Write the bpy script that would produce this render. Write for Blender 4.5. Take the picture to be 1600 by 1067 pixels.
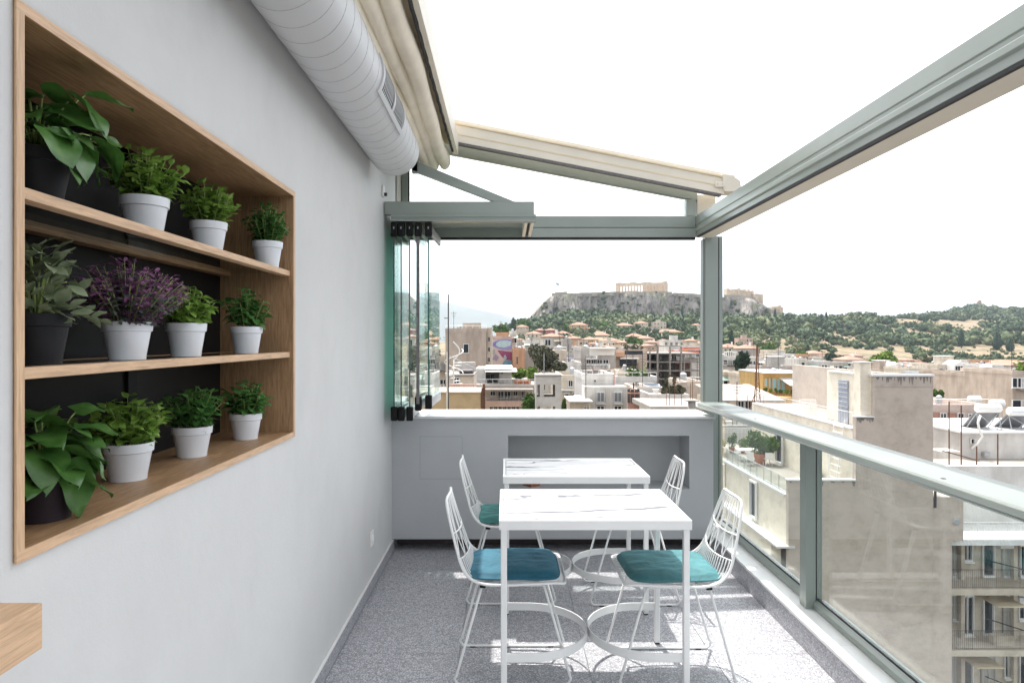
import bpy, bmesh, math, random
import numpy as np
from mathutils import Vector, Matrix, noise as mnoise
R = math.radians
random.seed(7)
for o in list(bpy.data.objects): bpy.data.objects.remove(o)
SC = bpy.context.scene
COL = SC.collection

# ---------------------------------------------------------------- camera, sky, sun, exposure
F = 1067.0                                   # focal length in photo pixels
CAMZ = 1.5
cam = bpy.data.cameras.new('camera'); camo = bpy.data.objects.new('camera', cam); COL.objects.link(camo)
camo.location = (0, 0, CAMZ); camo.rotation_euler = (R(90), 0, 0)
cam.sensor_width = 36; cam.lens = 36*F/1600; cam.shift_x = 10/1600; cam.shift_y = -3.5/1600
cam.clip_start = .05; cam.clip_end = 40000
SC.camera = camo
SUN = Vector((-.094, .43, 1)).normalized()    # towards the sun
world = bpy.data.worlds.new('World'); SC.world = world; world.use_nodes = True
nt = world.node_tree; bg = nt.nodes['Background']
sky = nt.nodes.new('ShaderNodeTexSky'); sky.sky_type = 'NISHITA'; sky.sun_disc = False
sky.sun_elevation = math.asin(SUN.z); sky.sun_rotation = math.atan2(SUN.x, SUN.y)
sky.air_density = 1.0; sky.dust_density = 2.5; sky.ozone_density = 1.0; sky.altitude = 100
hs = nt.nodes.new('ShaderNodeHueSaturation'); hs.inputs['Saturation'].default_value = .1
nt.links.new(sky.outputs[0], hs.inputs['Color']); nt.links.new(hs.outputs[0], bg.inputs[0])
bg.inputs[1].default_value = .15
sl = bpy.data.lights.new('sun', 'SUN'); slo = bpy.data.objects.new('sun', sl); COL.objects.link(slo)
sl.energy = 2.1; sl.angle = R(.55); sl.color = (1, .96, .9)
slo.rotation_euler = SUN.to_track_quat('Z', 'Y').to_euler(); slo.location = (0, 0, 30)
vs = SC.view_settings; vs.view_transform = 'Standard'; vs.look = 'None'; vs.gamma = 1; vs.use_curve_mapping = False
vs.exposure = 1.6
SC.render.engine = 'CYCLES'
cy = SC.cycles
cy.transparent_max_bounces = 20; cy.max_bounces = 8; cy.use_adaptive_sampling = True; cy.adaptive_threshold = .015; cy.diffuse_bounces = 4; cy.glossy_bounces = 4
cy.use_denoising = True; cy.sample_clamp_indirect = 6; cy.caustics_reflective = False; cy.caustics_refractive = False

def PX(x, y, Y): return Vector(((x-790)/F*Y, Y, CAMZ-(y-530)/F*Y))
def XX(x, Y): return (x-790)/F*Y
def ZZ(y, Y): return CAMZ-(y-530)/F*Y

# ---------------------------------------------------------------- materials
def nodes(name):
    m = bpy.data.materials.new(name); m.use_nodes = True
    t = m.node_tree; return m, t, t.nodes['Principled BSDF']
def N(t, typ, **k):
    n = t.nodes.new(typ)
    for a, v in k.items(): setattr(n, a, v)
    return n
def ramp(t, src, stops):
    r = N(t, 'ShaderNodeValToRGB'); e = r.color_ramp.elements
    while len(e) < len(stops): e.new(.5)
    for i, (p, c) in enumerate(stops):
        e[i].position = p; e[i].color = (*c, 1) if len(c) == 3 else c
    t.links.new(src, r.inputs[0]); return r.outputs[0]
def noise(t, vec, scale, detail=4, rough=.55, dist=0):
    n = N(t, 'ShaderNodeTexNoise'); n.inputs['Scale'].default_value = scale; n.inputs['Detail'].default_value = detail
    n.inputs['Roughness'].default_value = rough; n.inputs['Distortion'].default_value = dist
    t.links.new(vec, n.inputs['Vector']); return n.outputs['Fac']
def mapping(t, vec, scale=(1,1,1), rot=(0,0,0)):
    n = N(t, 'ShaderNodeMapping'); n.inputs['Scale'].default_value = scale; n.inputs['Rotation'].default_value = rot
    t.links.new(vec, n.inputs['Vector']); return n.outputs[0]
def objco(t): return N(t, 'ShaderNodeTexCoord').outputs['Object']
def worldco(t): return N(t, 'ShaderNodeNewGeometry').outputs['Position']
def mixc(t, fac, a, b, mode='MIX'):
    n = N(t, 'ShaderNodeMix', data_type='RGBA', blend_type=mode)
    for s, v in ((n.inputs[0], fac), (n.inputs[6], a), (n.inputs[7], b)):
        if hasattr(v, 'is_output'): t.links.new(v, s)
        elif isinstance(v, (int, float)): s.default_value = v
        else: s.default_value = (*v, 1)
    return n.outputs[2]
def bump(t, bs, h, strength=.2, dist=.002):
    b = N(t, 'ShaderNodeBump'); b.inputs['Strength'].default_value = strength; b.inputs['Distance'].default_value = dist
    t.links.new(h, b.inputs['Height']); t.links.new(b.outputs[0], bs.inputs['Normal'])
def plain(name, col, rough=.5, metal=0, var=.08, scale=6, bs=0, bsc=200, spec=.5, co='obj', coat=0):
    m, t, b = nodes(name)
    b.inputs['Roughness'].default_value = rough; b.inputs['Metallic'].default_value = metal
    b.inputs['Specular IOR Level'].default_value = spec; b.inputs['Coat Weight'].default_value = coat
    v = objco(t) if co == 'obj' else worldco(t)
    n = noise(t, v, scale, 5)
    c = ramp(t, n, [(.3, [x*(1-var) for x in col]), (.7, [min(1, x*(1+var)) for x in col])])
    t.links.new(c, b.inputs['Base Color'])
    if bs: bump(t, b, noise(t, v, bsc, 3), bs, .002)
    return m
MT = {}
MT['white_metal'] = plain('white_powder_coat', (.8,.8,.79), .35, var=.02)
MT['green_alu'] = plain('grey_green_aluminium', (.272,.308,.28), .26, var=.05, scale=3, spec=.5)
MT['green_alu_light'] = plain('grey_green_aluminium_cap', (.185,.21,.193), .42, var=.08, scale=4)
MT['dark_gasket'] = plain('black_rubber', (.025,.025,.027), .7)
MT['black_plastic'] = plain('black_plastic', (.006,.006,.006), .55, spec=.2)
MT['cream_metal'] = plain('cream_painted_metal', (.72,.66,.56), .45, var=.05, scale=4)
MT['canvas'] = plain('cream_canvas', (.76,.68,.55), .8, var=.07, scale=8, bs=.25, bsc=35)
MT['canvas_shade'] = plain('canvas_shaded_copy', (.72,.6,.42), .85, var=.1, scale=5)  # darker copy of the canvas, with shade put into the colour
MT['duct'] = plain('painted_duct', (.60,.60,.605), .5, var=.03, scale=3)
MT['duct_seam'] = plain('duct_seam', (.40,.40,.40), .5)
MT['pale_stone'] = plain('white_marble_cap', (.72,.72,.71), .35, var=.05, scale=9)
MT['white_paint'] = plain('white_paint', (.8,.79,.77), .5, var=.04)
MT['pot_white'] = plain('white_plastic', (.72,.74,.77), .38, var=.03)
MT['pot_black'] = plain('charcoal_plastic', (.010,.010,.012), .65, spec=.25)
MT['pot_plum'] = plain('plum_plastic', (.026,.018,.024), .65, spec=.25)
MT['soil'] = plain('soil', (.03,.02,.013), .95, var=.4, scale=60)
MT['stem'] = plain('stem', (.30,.38,.12), .6)
MT['terracotta'] = plain('terracotta', (.42,.17,.09), .8, var=.15, scale=6)
MT['copper'] = plain('reddish_brown_clay', (.33,.11,.06), .55, var=.15, scale=18)
MT['niche_dark'] = plain('dark_smoked_panel', (.004,.004,.004), .4, var=.05, spec=.1)
MT['niche_grey'] = plain('dark_grey_panel', (.013,.0125,.013), .4, var=.08, scale=3, spec=.12)
MT['cloth_grey'] = plain('grey_brush', (.16,.15,.15), .95, var=.3, scale=120)
def m_wall():
    m, t, b = nodes('grey_plaster'); v = worldco(t)
    n = noise(t, v, 1.1, 6, .6); n2 = noise(t, mapping(t, v, (1,1,.75)), 5, 6, .65)
    a = ramp(t, n, [(.3, (.575,.57,.562)), (.7, (.63,.625,.612))])
    c = mixc(t, ramp(t, n2, [(.4, (0,0,0)), (.72, (.42,.42,.42))]), a, (.665,.66,.648))
    c = mixc(t, ramp(t, noise(t, v, 3.3, 7, .7), [(.56, (0,0,0)), (.78, (.35,.35,.35))]), c, (.50,.50,.50))
    t.links.new(c, b.inputs['Base Color']); b.inputs['Roughness'].default_value = .75
    bump(t, b, noise(t, v, 40, 6, .72), .22, .005); return m
MT['plaster'] = m_wall()
MT['plaster_grey'] = plain('grey_painted_parapet', (.45,.462,.472), .7, var=.05, scale=2.5, bs=.08, bsc=90, co='w')
def m_terrazzo():
    m, t, b = nodes('terrazzo'); v = worldco(t)
    vo = N(t, 'ShaderNodeTexVoronoi', feature='F1'); vo.inputs['Scale'].default_value = 88; t.links.new(v, vo.inputs['Vector'])
    ve = N(t, 'ShaderNodeTexVoronoi', feature='DISTANCE_TO_EDGE'); ve.inputs['Scale'].default_value = 88; t.links.new(v, ve.inputs['Vector'])
    sep = N(t, 'ShaderNodeSeparateColor'); t.links.new(vo.outputs['Color'], sep.inputs[0])
    chip = ramp(t, sep.outputs[0], [(0, (.34,.34,.365)), (.3, (.46,.465,.495)), (.7, (.60,.605,.63)), (1, (.52,.52,.555))])
    rr = ramp(t, sep.outputs[1], [(.93, (0,0,0)), (.96, (.5,.5,.5))])
    chip = mixc(t, rr, chip, (.34,.29,.27))
    e = ramp(t, ve.outputs['Distance'], [(.06, (0,0,0)), (.13, (1,1,1))])
    fine = ramp(t, noise(t, v, 300, 2), [(.3, (.19,.19,.21)), (.7, (.28,.28,.305))])
    c = mixc(t, e, fine, chip)
    c = mixc(t, .35, c, ramp(t, noise(t, v, 1.7, 5), [(.3, (.8,.8,.8)), (.7, (1,1,1))]), 'MULTIPLY')
    t.links.new(c, b.inputs['Base Color']); b.inputs['Roughness'].default_value = .42
    bump(t, b, ve.outputs['Distance'], .05, .002); return m
MT['terrazzo'] = m_terrazzo()
def m_marble(seed):
    m, t, b = nodes('veined_marble'); v = objco(t)
    mp = N(t, 'ShaderNodeMapping'); mp.inputs['Location'].default_value = (seed*3.1, seed*1.7, 0); mp.inputs['Rotation'].default_value = (0,0,R(-17)); mp.inputs['Scale'].default_value = (.5, 1, 1)
    t.links.new(v, mp.inputs['Vector']); p = mp.outputs[0]
    def veins(scale, dist, width, g0, g1, gs):
        wv = N(t, 'ShaderNodeTexWave', wave_type='BANDS', bands_direction='Y')
        for k, x in (('Scale', scale), ('Distortion', dist), ('Detail', 4), ('Detail Scale', 1.1), ('Detail Roughness', .6)): wv.inputs[k].default_value = x
        t.links.new(p, wv.inputs['Vector'])
        line = ramp(t, wv.outputs['Fac'], [(0, (1,1,1)), (width*.5, (.85,.85,.85)), (width, (0,0,0))])
        return mixc(t, 1, line, ramp(t, noise(t, p, gs, 2), [(g0, (0,0,0)), (g1, (1,1,1))]), 'MULTIPLY')
    vm = mixc(t, 1, veins(1.45, 6, .05, .36, .46, 5), veins(2.4, 9, .022, .47, .54, 7), 'ADD')
    soft = ramp(t, noise(t, p, 4, 4), [(.4, (.63,.635,.65)), (.6, (.74,.74,.735))])
    c = mixc(t, vm, soft, (.15,.157,.175))
    t.links.new(c, b.inputs['Base Color']); b.inputs['Roughness'].default_value = .5; b.inputs['Specular IOR Level'].default_value = .06; return m
def m_oak(name, axis, light=1.0, pale=0):
    m, t, b = nodes(name); v = worldco(t)
    sc = [14, 14, 14]; sc[axis] = 1.1
    g = noise(t, mapping(t, v, sc), 9, 7, .7, .4)
    sc2 = [60, 60, 60]; sc2[axis] = 2.2
    f = noise(t, mapping(t, v, sc2), 4, 3, .6)
    c = ramp(t, g, [(.28, (.20*light,.108*light,.05*light)), (.5, (.35*light,.208*light,.106*light)), (.72, (.46*light,.293*light,.163*light))])
    c = mixc(t, ramp(t, f, [(.55, (0,0,0)), (.68, (.55,.55,.55))]), c, (.16*light,.085*light,.035*light))
    if pale: c = mixc(t, pale, c, (.72,.56,.42))
    t.links.new(c, b.inputs['Base Color']); b.inputs['Roughness'].default_value = .5
    bump(t, b, f, .15, .001); return m
MT['oak_y'] = m_oak('oak_along', 1); MT['oak_z'] = m_oak('oak_upright', 2)
MT['oak_pale'] = m_oak('pale_oak_edge', 1, 1.6, .28); MT['oak_pale_z'] = m_oak('pale_oak_edge_upright', 2, 1.6, .28)
MT['oak_pale_x'] = m_oak('pale_oak_cross', 0, 1.5)
def m_glass(name, tint=(.95,.98,.97), ior=1.45):
    m, t, b = nodes(name); t.nodes.remove(b)
    tr = N(t, 'ShaderNodeBsdfTransparent'); tr.inputs[0].default_value = (*tint, 1)
    gl = N(t, 'ShaderNodeBsdfGlossy'); gl.inputs['Roughness'].default_value = .0; gl.inputs[0].default_value = (1,1,1,1)
    lw = N(t, 'ShaderNodeLayerWeight'); lw.inputs[0].default_value = .5      # Schlick reflectance, same from both sides of the pane
    pw = N(t, 'ShaderNodeMath', operation='POWER'); t.links.new(lw.outputs['Facing'], pw.inputs[0]); pw.inputs[1].default_value = 5
    f0 = ((ior-1)/(ior+1))**2; ma = N(t, 'ShaderNodeMath', operation='MULTIPLY_ADD'); t.links.new(pw.outputs[0], ma.inputs[0]); ma.inputs[1].default_value = 1-f0; ma.inputs[2].default_value = f0
    mx = N(t, 'ShaderNodeMixShader'); t.links.new(ma.outputs[0], mx.inputs[0]); t.links.new(tr.outputs[0], mx.inputs[1]); t.links.new(gl.outputs[0], mx.inputs[2])
    t.links.new(mx.outputs[0], t.nodes['Material Output'].inputs[0]); return m
MT['glass'] = m_glass('clear_glass'); MT['glass_green'] = m_glass('greenish_glass', (.82,.935,.905))
MT['glass_edge'] = plain('green_glass_edge', (.03,.12,.11), .12, spec=.8)
MT['glass_edge_dark'] = plain('dark_glass_edge', (.008,.03,.035), .12, spec=.8)
MT['shelf_glass'] = m_glass('smoked_shelf_glass', (.62,.66,.66), 1.5)
def m_velvet(name, col):
    m, t, b = nodes(name); v = objco(t)
    n = noise(t, v, 9, 5, .6, 1.2)
    c = ramp(t, n, [(.3, [x*.8 for x in col]), (.7, [x*1.25 for x in col])])
    t.links.new(c, b.inputs['Base Color']); b.inputs['Roughness'].default_value = .75
    b.inputs['Sheen Weight'].default_value = .7; b.inputs['Sheen Roughness'].default_value = .35
    b.inputs['Sheen Tint'].default_value = (*[min(1, x*3+.1) for x in col], 1); bump(t, b, noise(t, v, 16, 4, .6, 1.5), .5, .01); return m
MT['velvet_blue'] = m_velvet('blue_velvet', (.022,.125,.185))
MT['velvet_teal'] = m_velvet('teal_velvet', (.05,.175,.19)); MT['velvet_green'] = m_velvet('green_velvet', (.038,.175,.165))
def m_leaf(name, c1, c2, rough=.4, trans=.12, vein=True):
    m, t, b = nodes(name); v = objco(t)
    inf = N(t, 'ShaderNodeObjectInfo')
    n = noise(t, v, 25, 4)
    c = ramp(t, n, [(.3, c1), (.75, c2)])
    t.links.new(c, b.inputs['Base Color']); b.inputs['Roughness'].default_value = rough
    tr = N(t, 'ShaderNodeBsdfTranslucent'); t.links.new(c, tr.inputs[0])
    mx = N(t, 'ShaderNodeMixShader'); mx.inputs[0].default_value = trans
    t.links.new(b.outputs[0], mx.inputs[1]); t.links.new(tr.outputs[0], mx.inputs[2]); t.links.new(mx.outputs[0], t.nodes['Material Output'].inputs[0])
    return m
MT['leaf_big'] = m_leaf('glossy_leaf', (.032,.105,.02), (.10,.22,.045), .35)
MT['leaf_basil'] = m_leaf('basil_leaf', (.13,.25,.035), (.29,.46,.09), .45, .25)
MT['leaf_bush'] = m_leaf('bush_basil_leaf', (.05,.15,.035), (.11,.27,.06), .45, .2)
MT['leaf_olive'] = m_leaf('grey_green_leaf', (.13,.17,.09), (.25,.29,.17), .55, .15)
MT['leaf_purple'] = m_leaf('purple_sprig', (.17,.065,.14), (.38,.17,.33), .6, .2)
MT['leaf_grey'] = m_leaf('grey_sprig', (.09,.12,.10), (.17,.2,.16), .6, .2)
# town materials: one stucco for every wall, tinted by each wall's own object colour
def m_objcol(name, rough=.85, stain=.3, scale=.25):
    m, t, b = nodes(name); v = objco(t)
    inf = N(t, 'ShaderNodeObjectInfo')
    n = noise(t, v, scale, 6, .65); n2 = noise(t, mapping(t, v, (1,1,.3)), scale*4, 4, .6)
    a = ramp(t, n, [(.3, (1-stain,)*3), (.7, (1,1,1))]); a2 = ramp(t, n2, [(.38, (1-stain*.6,1-stain*.65,1-stain*.7)), (.6, (1,1,1))])
    c = mixc(t, 1, inf.outputs['Color'], a, 'MULTIPLY'); c = mixc(t, 1, c, a2, 'MULTIPLY')
    t.links.new(c, b.inputs['Base Color']); b.inputs['Roughness'].default_value = rough
    bump(t, b, noise(t, v, 6, 4, .7), .25, .03); return m
MT['stucco'] = m_objcol('stucco'); MT['painted'] = m_objcol('painted_surface', .6, .12, .6)
def m_stained():
    m, t, b = nodes('weathered_render'); v = objco(t); inf = N(t, 'ShaderNodeObjectInfo')
    n = noise(t, mapping(t, v, (.8,.8,1.05)), .7, 8, .72); n2 = noise(t, mapping(t, v, (.7,.7,.9)), 2.1, 6, .65)
    a = ramp(t, n, [(.3, (.78,.76,.75)), (.5, (1,1,1)), (.75, (1,.99,.97))]); a2 = ramp(t, n2, [(.3, (.8,.78,.76)), (.55, (1,1,1))])
    c = mixc(t, 1, inf.outputs['Color'], a, 'MULTIPLY'); c = mixc(t, .8, c, a2, 'MULTIPLY')
    t.links.new(c, b.inputs['Base Color']); b.inputs['Roughness'].default_value = .9
    bump(t, b, noise(t, v, 9, 6, .75), .35, .03); return m
MT['stained'] = m_stained()
def m_tile():
    m, t, b = nodes('clay_roof_tiles'); v = objco(t)
    w = N(t, 'ShaderNodeTexWave'); w.inputs['Scale'].default_value = 1.3; w.inputs['Distortion'].default_value = .6; t.links.new(v, w.inputs['Vector'])
    c = ramp(t, noise(t, v, 1.2, 5), [(.3, (.29,.16,.115)), (.7, (.40,.245,.18))])
    t.links.new(c, b.inputs['Base Color']); b.inputs['Roughness'].default_value = .9; bump(t, b, w.outputs['Fac'], .5, .08); return m
MT['tile'] = m_tile()
MT['cement_roof'] = plain('cement_roof', (.30,.275,.245), .9, var=.35, scale=.35)
MT['concrete'] = plain('raw_concrete', (.27,.25,.23), .9, var=.2, scale=.8, bs=.2, bsc=8)
MT['rust'] = plain('rusty_steel', (.16,.075,.045), .8, var=.3, scale=9)
MT['dark_steel'] = plain('dark_steel', (.05,.04,.04), .6)
MT['pane'] = plain('window_pane', (.02,.026,.032), .2, var=.3, scale=.7, spec=.3)
MT['grey_frame'] = plain('grey_window_frame', (.5,.5,.48), .6)
MT['corrugated'] = plain('weathered_sheet', (.33,.295,.26), .8, var=.15, scale=1.5)
MT['steel_grey'] = plain('galvanised_steel', (.42,.43,.44), .45, metal=.3)
MT['asphalt'] = plain('asphalt', (.055,.055,.055), .9, var=.2, scale=.8, co='w')
MT['solar_back'] = plain('panel_back', (.22,.22,.23), .5, metal=.2)
MT['marble_ruin'] = plain('old_marble', (.60,.49,.39), .85, var=.16, scale=.25, bs=.3, bsc=1.5)
MT['wall_ruin'] = plain('fortress_stone', (.40,.35,.29), .9, var=.2, scale=.12, bs=.4, bsc=.8)
def m_foliage(name, c1, c2, sc=.6):
    m, t, b = nodes(name); v = worldco(t)
    n = noise(t, v, sc, 5, .7)
    c = ramp(t, n, [(.3, c1), (.7, c2)]); t.links.new(c, b.inputs['Base Color']); b.inputs['Roughness'].default_value = .85
    b.inputs['Specular IOR Level'].default_value = .2
    return m
MT['tree_olive'] = m_foliage('olive_foliage', (.055,.06,.035), (.115,.115,.075), 1.5)
MT['tree_green'] = m_foliage('green_foliage', (.05,.10,.025), (.12,.2,.05), 1.5)
MT['tree_lime'] = m_foliage('lime_foliage', (.10,.17,.03), (.2,.28,.06), 1.5)
MT['tree_dark'] = m_foliage('dark_foliage', (.022,.042,.028), (.045,.075,.045), .5)
MT['wood_dark'] = m_foliage('pine_foliage', (.042,.066,.036), (.085,.115,.058), .35)
MT['wood_mid'] = m_foliage('mixed_foliage', (.066,.094,.045), (.12,.148,.07), .35)
MT['wood_pale'] = m_foliage('scrub_foliage', (.10,.12,.06), (.165,.18,.095), .35)
MT['trunk'] = plain('bark', (.11,.085,.06), .9, var=.25, scale=3)

# ---------------------------------------------------------------- mesh building
class MB:
    def __init__(s): s.v = []; s.f = []; s.m = []
    def add(s, vs, fs, mi=0):
        b = len(s.v); s.v += [tuple(p) for p in vs]
        for f in fs: s.f.append([b+i for i in f]); s.m.append(mi)
        return s
    def box(s, x0, x1, y0, y1, z0, z1, mi=0):
        return s.add([(x0,y0,z0),(x1,y0,z0),(x1,y1,z0),(x0,y1,z0),(x0,y0,z1),(x1,y0,z1),(x1,y1,z1),(x0,y1,z1)],
                     [(0,3,2,1),(4,5,6,7),(0,1,5,4),(1,2,6,5),(2,3,7,6),(3,0,4,7)], mi)
    def prism(s, poly, axis, a, b, mi=0):
        n = len(poly)
        def P(q, d):
            return (d,q[0],q[1]) if axis == 'x' else (q[0],d,q[1]) if axis == 'y' else (q[0],q[1],d)
        vs = [P(q, a) for q in poly]+[P(q, b) for q in poly]
        fs = [tuple(range(n))[::-1], tuple(range(n, 2*n))]+[(i, (i+1) % n, n+(i+1) % n, n+i) for i in range(n)]
        return s.add(vs, fs, mi)
    def tube(s, pts, r, seg=8, closed=False, mi=0, r1=None):
        pts = [Vector(p) for p in pts]; n = len(pts); vs = []
        prev = None
        for i, p in enumerate(pts):
            if closed: d = pts[(i+1) % n]-pts[i-1]
            else: d = pts[min(i+1, n-1)]-pts[max(i-1, 0)]
            d.normalize()
            if prev is None:
                up = Vector((0,0,1)) if abs(d.z) < .9 else Vector((1,0,0)); a = d.cross(up).normalized()
            else:
                a = prev-d*prev.dot(d)
                a = a.normalized() if a.length > 1e-6 else d.orthogonal().normalized()
            prev = a; b = d.cross(a)
            rr = r if r1 is None else r+(r1-r)*i/(n-1)
            for k in range(seg):
                t = 2*math.pi*k/seg; vs.append(p+a*rr*math.cos(t)+b*rr*math.sin(t))
        fs = []
        for i in range(n if closed else n-1):
            j = (i+1) % n
            for k in range(seg): fs.append((i*seg+k, i*seg+(k+1) % seg, j*seg+(k+1) % seg, j*seg+k))
        if not closed: fs += [tuple(range(seg))[::-1], tuple(range((n-1)*seg, n*seg))]
        return s.add(vs, fs, mi)
    def lathe(s, prof, c=(0,0,0), seg=20, mi=0, cap0=True, cap1=True):
        vs = []; n = len(prof)
        for r, z in prof:
            for k in range(seg):
                t = 2*math.pi*k/seg; vs.append((c[0]+r*math.cos(t), c[1]+r*math.sin(t), c[2]+z))
        fs = [(i*seg+k, i*seg+(k+1) % seg, (i+1)*seg+(k+1) % seg, (i+1)*seg+k) for i in range(n-1) for k in range(seg)]
        if cap0: fs.append(tuple(range(seg))[::-1])
        if cap1: fs.append(tuple(range((n-1)*seg, n*seg)))
        return s.add(vs, fs, mi)
    def mesh(s, name, mats, smooth=False, off=(0,0,0)):
        me = bpy.data.meshes.new(name)
        me.from_pydata([(x-off[0], y-off[1], z-off[2]) for x, y, z in s.v], [], s.f)
        for m in (mats if isinstance(mats, (list, tuple)) else [mats]): me.materials.append(MT[m] if isinstance(m, str) else m)
        if any(s.m): me.polygons.foreach_set('material_index', s.m)
        if smooth: me.polygons.foreach_set('use_smooth', [True]*len(s.f))
        me.update(); return me
    def build(s, name, mats, parent=None, smooth=False, bev=0, seg=2):
        o = bpy.data.objects.new(name, s.mesh(name, mats, smooth, wloc(parent))); COL.objects.link(o)
        if parent: o.parent = parent
        if bev:
            b = o.modifiers.new('bevel', 'BEVEL'); b.width = bev; b.segments = seg; b.limit_method = 'ANGLE'; b.angle_limit = R(40)
            if not smooth: b.harden_normals = False
        return o
def wloc(p):
    v = Vector((0,0,0))
    while p: v += p.location; p = p.parent
    return v
def tag(o, label, cat, group=None, kind=None):
    if label: o['label'] = label
    if cat: o['category'] = cat
    if group: o['group'] = group
    if kind: o['kind'] = kind
    return o
def thing(name, label, cat, loc=(0,0,0), group=None):
    o = bpy.data.objects.new(name, None); COL.objects.link(o); o.location = loc; o.empty_display_size = .1
    return tag(o, label, cat, group)
def inst(name, me, parent, loc=(0,0,0), rot=(0,0,0), scale=(1,1,1), col=None):
    o = bpy.data.objects.new(name, me); COL.objects.link(o); o.parent = parent
    o.location = loc; o.rotation_euler = rot; o.scale = scale
    if col: o.color = (*col, 1)
    return o
def fastmesh(name, V, Fq, mats, mi=None, smooth=False):
    me = bpy.data.meshes.new(name); V = np.asarray(V, dtype=np.float32); Fq = np.asarray(Fq, dtype=np.int32); k = Fq.shape[1]
    me.vertices.add(len(V)); me.vertices.foreach_set('co', V.ravel())
    me.loops.add(Fq.size); me.loops.foreach_set('vertex_index', Fq.ravel())
    me.polygons.add(len(Fq)); me.polygons.foreach_set('loop_start', np.arange(0, Fq.size, k, dtype=np.int32))
    try: me.polygons.foreach_set('loop_total', np.full(len(Fq), k, dtype=np.int32))
    except Exception: pass
    for m in mats: me.materials.append(MT[m])
    if mi is not None: me.polygons.foreach_set('material_index', np.asarray(mi, dtype=np.int32))
    if smooth: me.polygons.foreach_set('use_smooth', np.ones(len(Fq), dtype=bool))
    me.update(calc_edges=True); me.validate(); return me
# ================================================================ the terrace
WX = -.805; KX = 1.447; PY = 4.83
# floor of terrazzo tiles
fl = MB().box(-1.2, 1.44, -2.2, 5.2, -.35, -.014).build('floor', 'plaster_grey'); tag(fl, None, None, kind='structure')
TS = .6; xs = [-.793, -.22, .38, .98, KX]; 
ys = [3.26+TS*k for k in range(-9, 4)]
for j in range(len(ys)-1):
    for i in range(len(xs)-1):
        y1 = min(ys[j+1], 5.02)
        if y1-ys[j] < .05: continue
        MB().box(xs[i]+.0012, xs[i+1]-.0012, ys[j]+.0012, y1-.0012, -.012, 0).build('tile', 'terrazzo', fl)
# left wall with the opening for the plant shelves
NY0, NY1, NZ0, NZ1, NXB = 1.1155, 2.587, 1.135, 2.055, -1.075
w = thing('terrace_wall', 'tall pale grey plaster wall along the left side of the terrace', 'wall', (WX-.2, 2, 0))
m = MB(); xa, xb = -1.2, WX
m.box(xa, xb, -2.2, 4.99, -.3, NZ0); m.box(xa, xb, -2.2, 4.99, NZ1, 3.45); m.box(xa, xb, -2.2, NY0, NZ0, NZ1); m.box(xa, xb, NY1, 4.99, NZ0, NZ1)
m.box(xa, NXB-.03, NY0, NY1, NZ0, NZ1)
m.build('wall_face', 'plaster', w)
MB().box(-1.2, -.795, 4.992, 5.6, -.3, 3.45).build('end_pier', plain('beige_pier', (.42,.39,.35), .8), w)
for j in range(len(ys)-1):
    y1 = min(ys[j+1], 4.985)
    if y1-ys[j] > .05: MB().box(WX+.001, WX+.0115, ys[j]+.001, y1-.001, .001, .078).build('skirting_tile', 'terrazzo', w)
MB().box(WX+.001, WX+.0135, -2.2, 4.985, .0785, .084).build('skirting_trim', 'pale_stone', w)
# oak plant shelf unit set into the wall
T = .016; FX = WX+.004
u = thing('shelf_unit', 'oak framed shelf recess built into the grey wall, holding twelve potted plants', 'shelf', (-.93, 1.85, NZ0))
MB().box(NXB, FX, NY0, NY1, NZ1-T, NZ1).build('top_board', 'oak_y', u); MB().box(NXB, FX, NY0, NY1, NZ0, NZ0+T).build('bottom_board', 'oak_y', u)
MB().box(NXB, FX, NY0, NY0+T, NZ0+T, NZ1-T).build('side_board', 'oak_z', u); MB().box(NXB, FX, NY1-T, NY1, NZ0+T, NZ1-T).build('side_board', 'oak_z', u)
e = .0035
MB().box(FX, FX+e, NY0-.002, NY1+.002, NZ1-T-.001, NZ1+.002).build('edge_strip', 'oak_pale', u); MB().box(FX, FX+e, NY0-.002, NY1+.002, NZ0-.002, NZ0+T+.001).build('edge_strip', 'oak_pale', u)
MB().box(FX, FX+e, NY0-.002, NY0+T+.001, NZ0+T+.001, NZ1-T-.001).build('edge_strip', 'oak_pale_z', u); MB().box(FX, FX+e, NY1-T-.001, NY1+.002, NZ0+T+.001, NZ1-T-.001).build('edge_strip', 'oak_pale_z', u)
MB().box(NXB-.02, NXB-.001, NY0, 1.93, NZ0, NZ1).build('back_panel', 'niche_dark', u); MB().box(NXB-.02, NXB-.001, 1.985, NY1, NZ0, NZ1).build('back_panel', 'niche_grey', u)
MB().box(NXB-.02, NXB+.008, 1.932, 1.983, NZ0+T, NZ1-T).build('mullion', 'black_plastic', u, bev=.002)
for zt in (1.757, 1.452):
    s = MB().box(-.845, -.812, NY0+T, NY1-T, zt-.02, zt).build('shelf', 'oak_pale', u, bev=.0015)
    MB().box(NXB, -1.035, NY0+T, NY1-T, zt-.02, zt).build('back_rail', 'oak_y', s, bev=.0015)
    MB().box(-1.034, -.846, NY0+T, NY1-T, zt-.009, zt-.001).build('glass_shelf', 'shelf_glass', s)
# oak counter end
ct = MB().box(WX+.002, -.68, -.3, 1.0035, 1.114-.067, 1.114).build('oak_counter', 'oak_pale', None, bev=.002)
tag(ct, 'thick pale oak counter end against the wall, below the plant shelves', 'counter')
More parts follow.
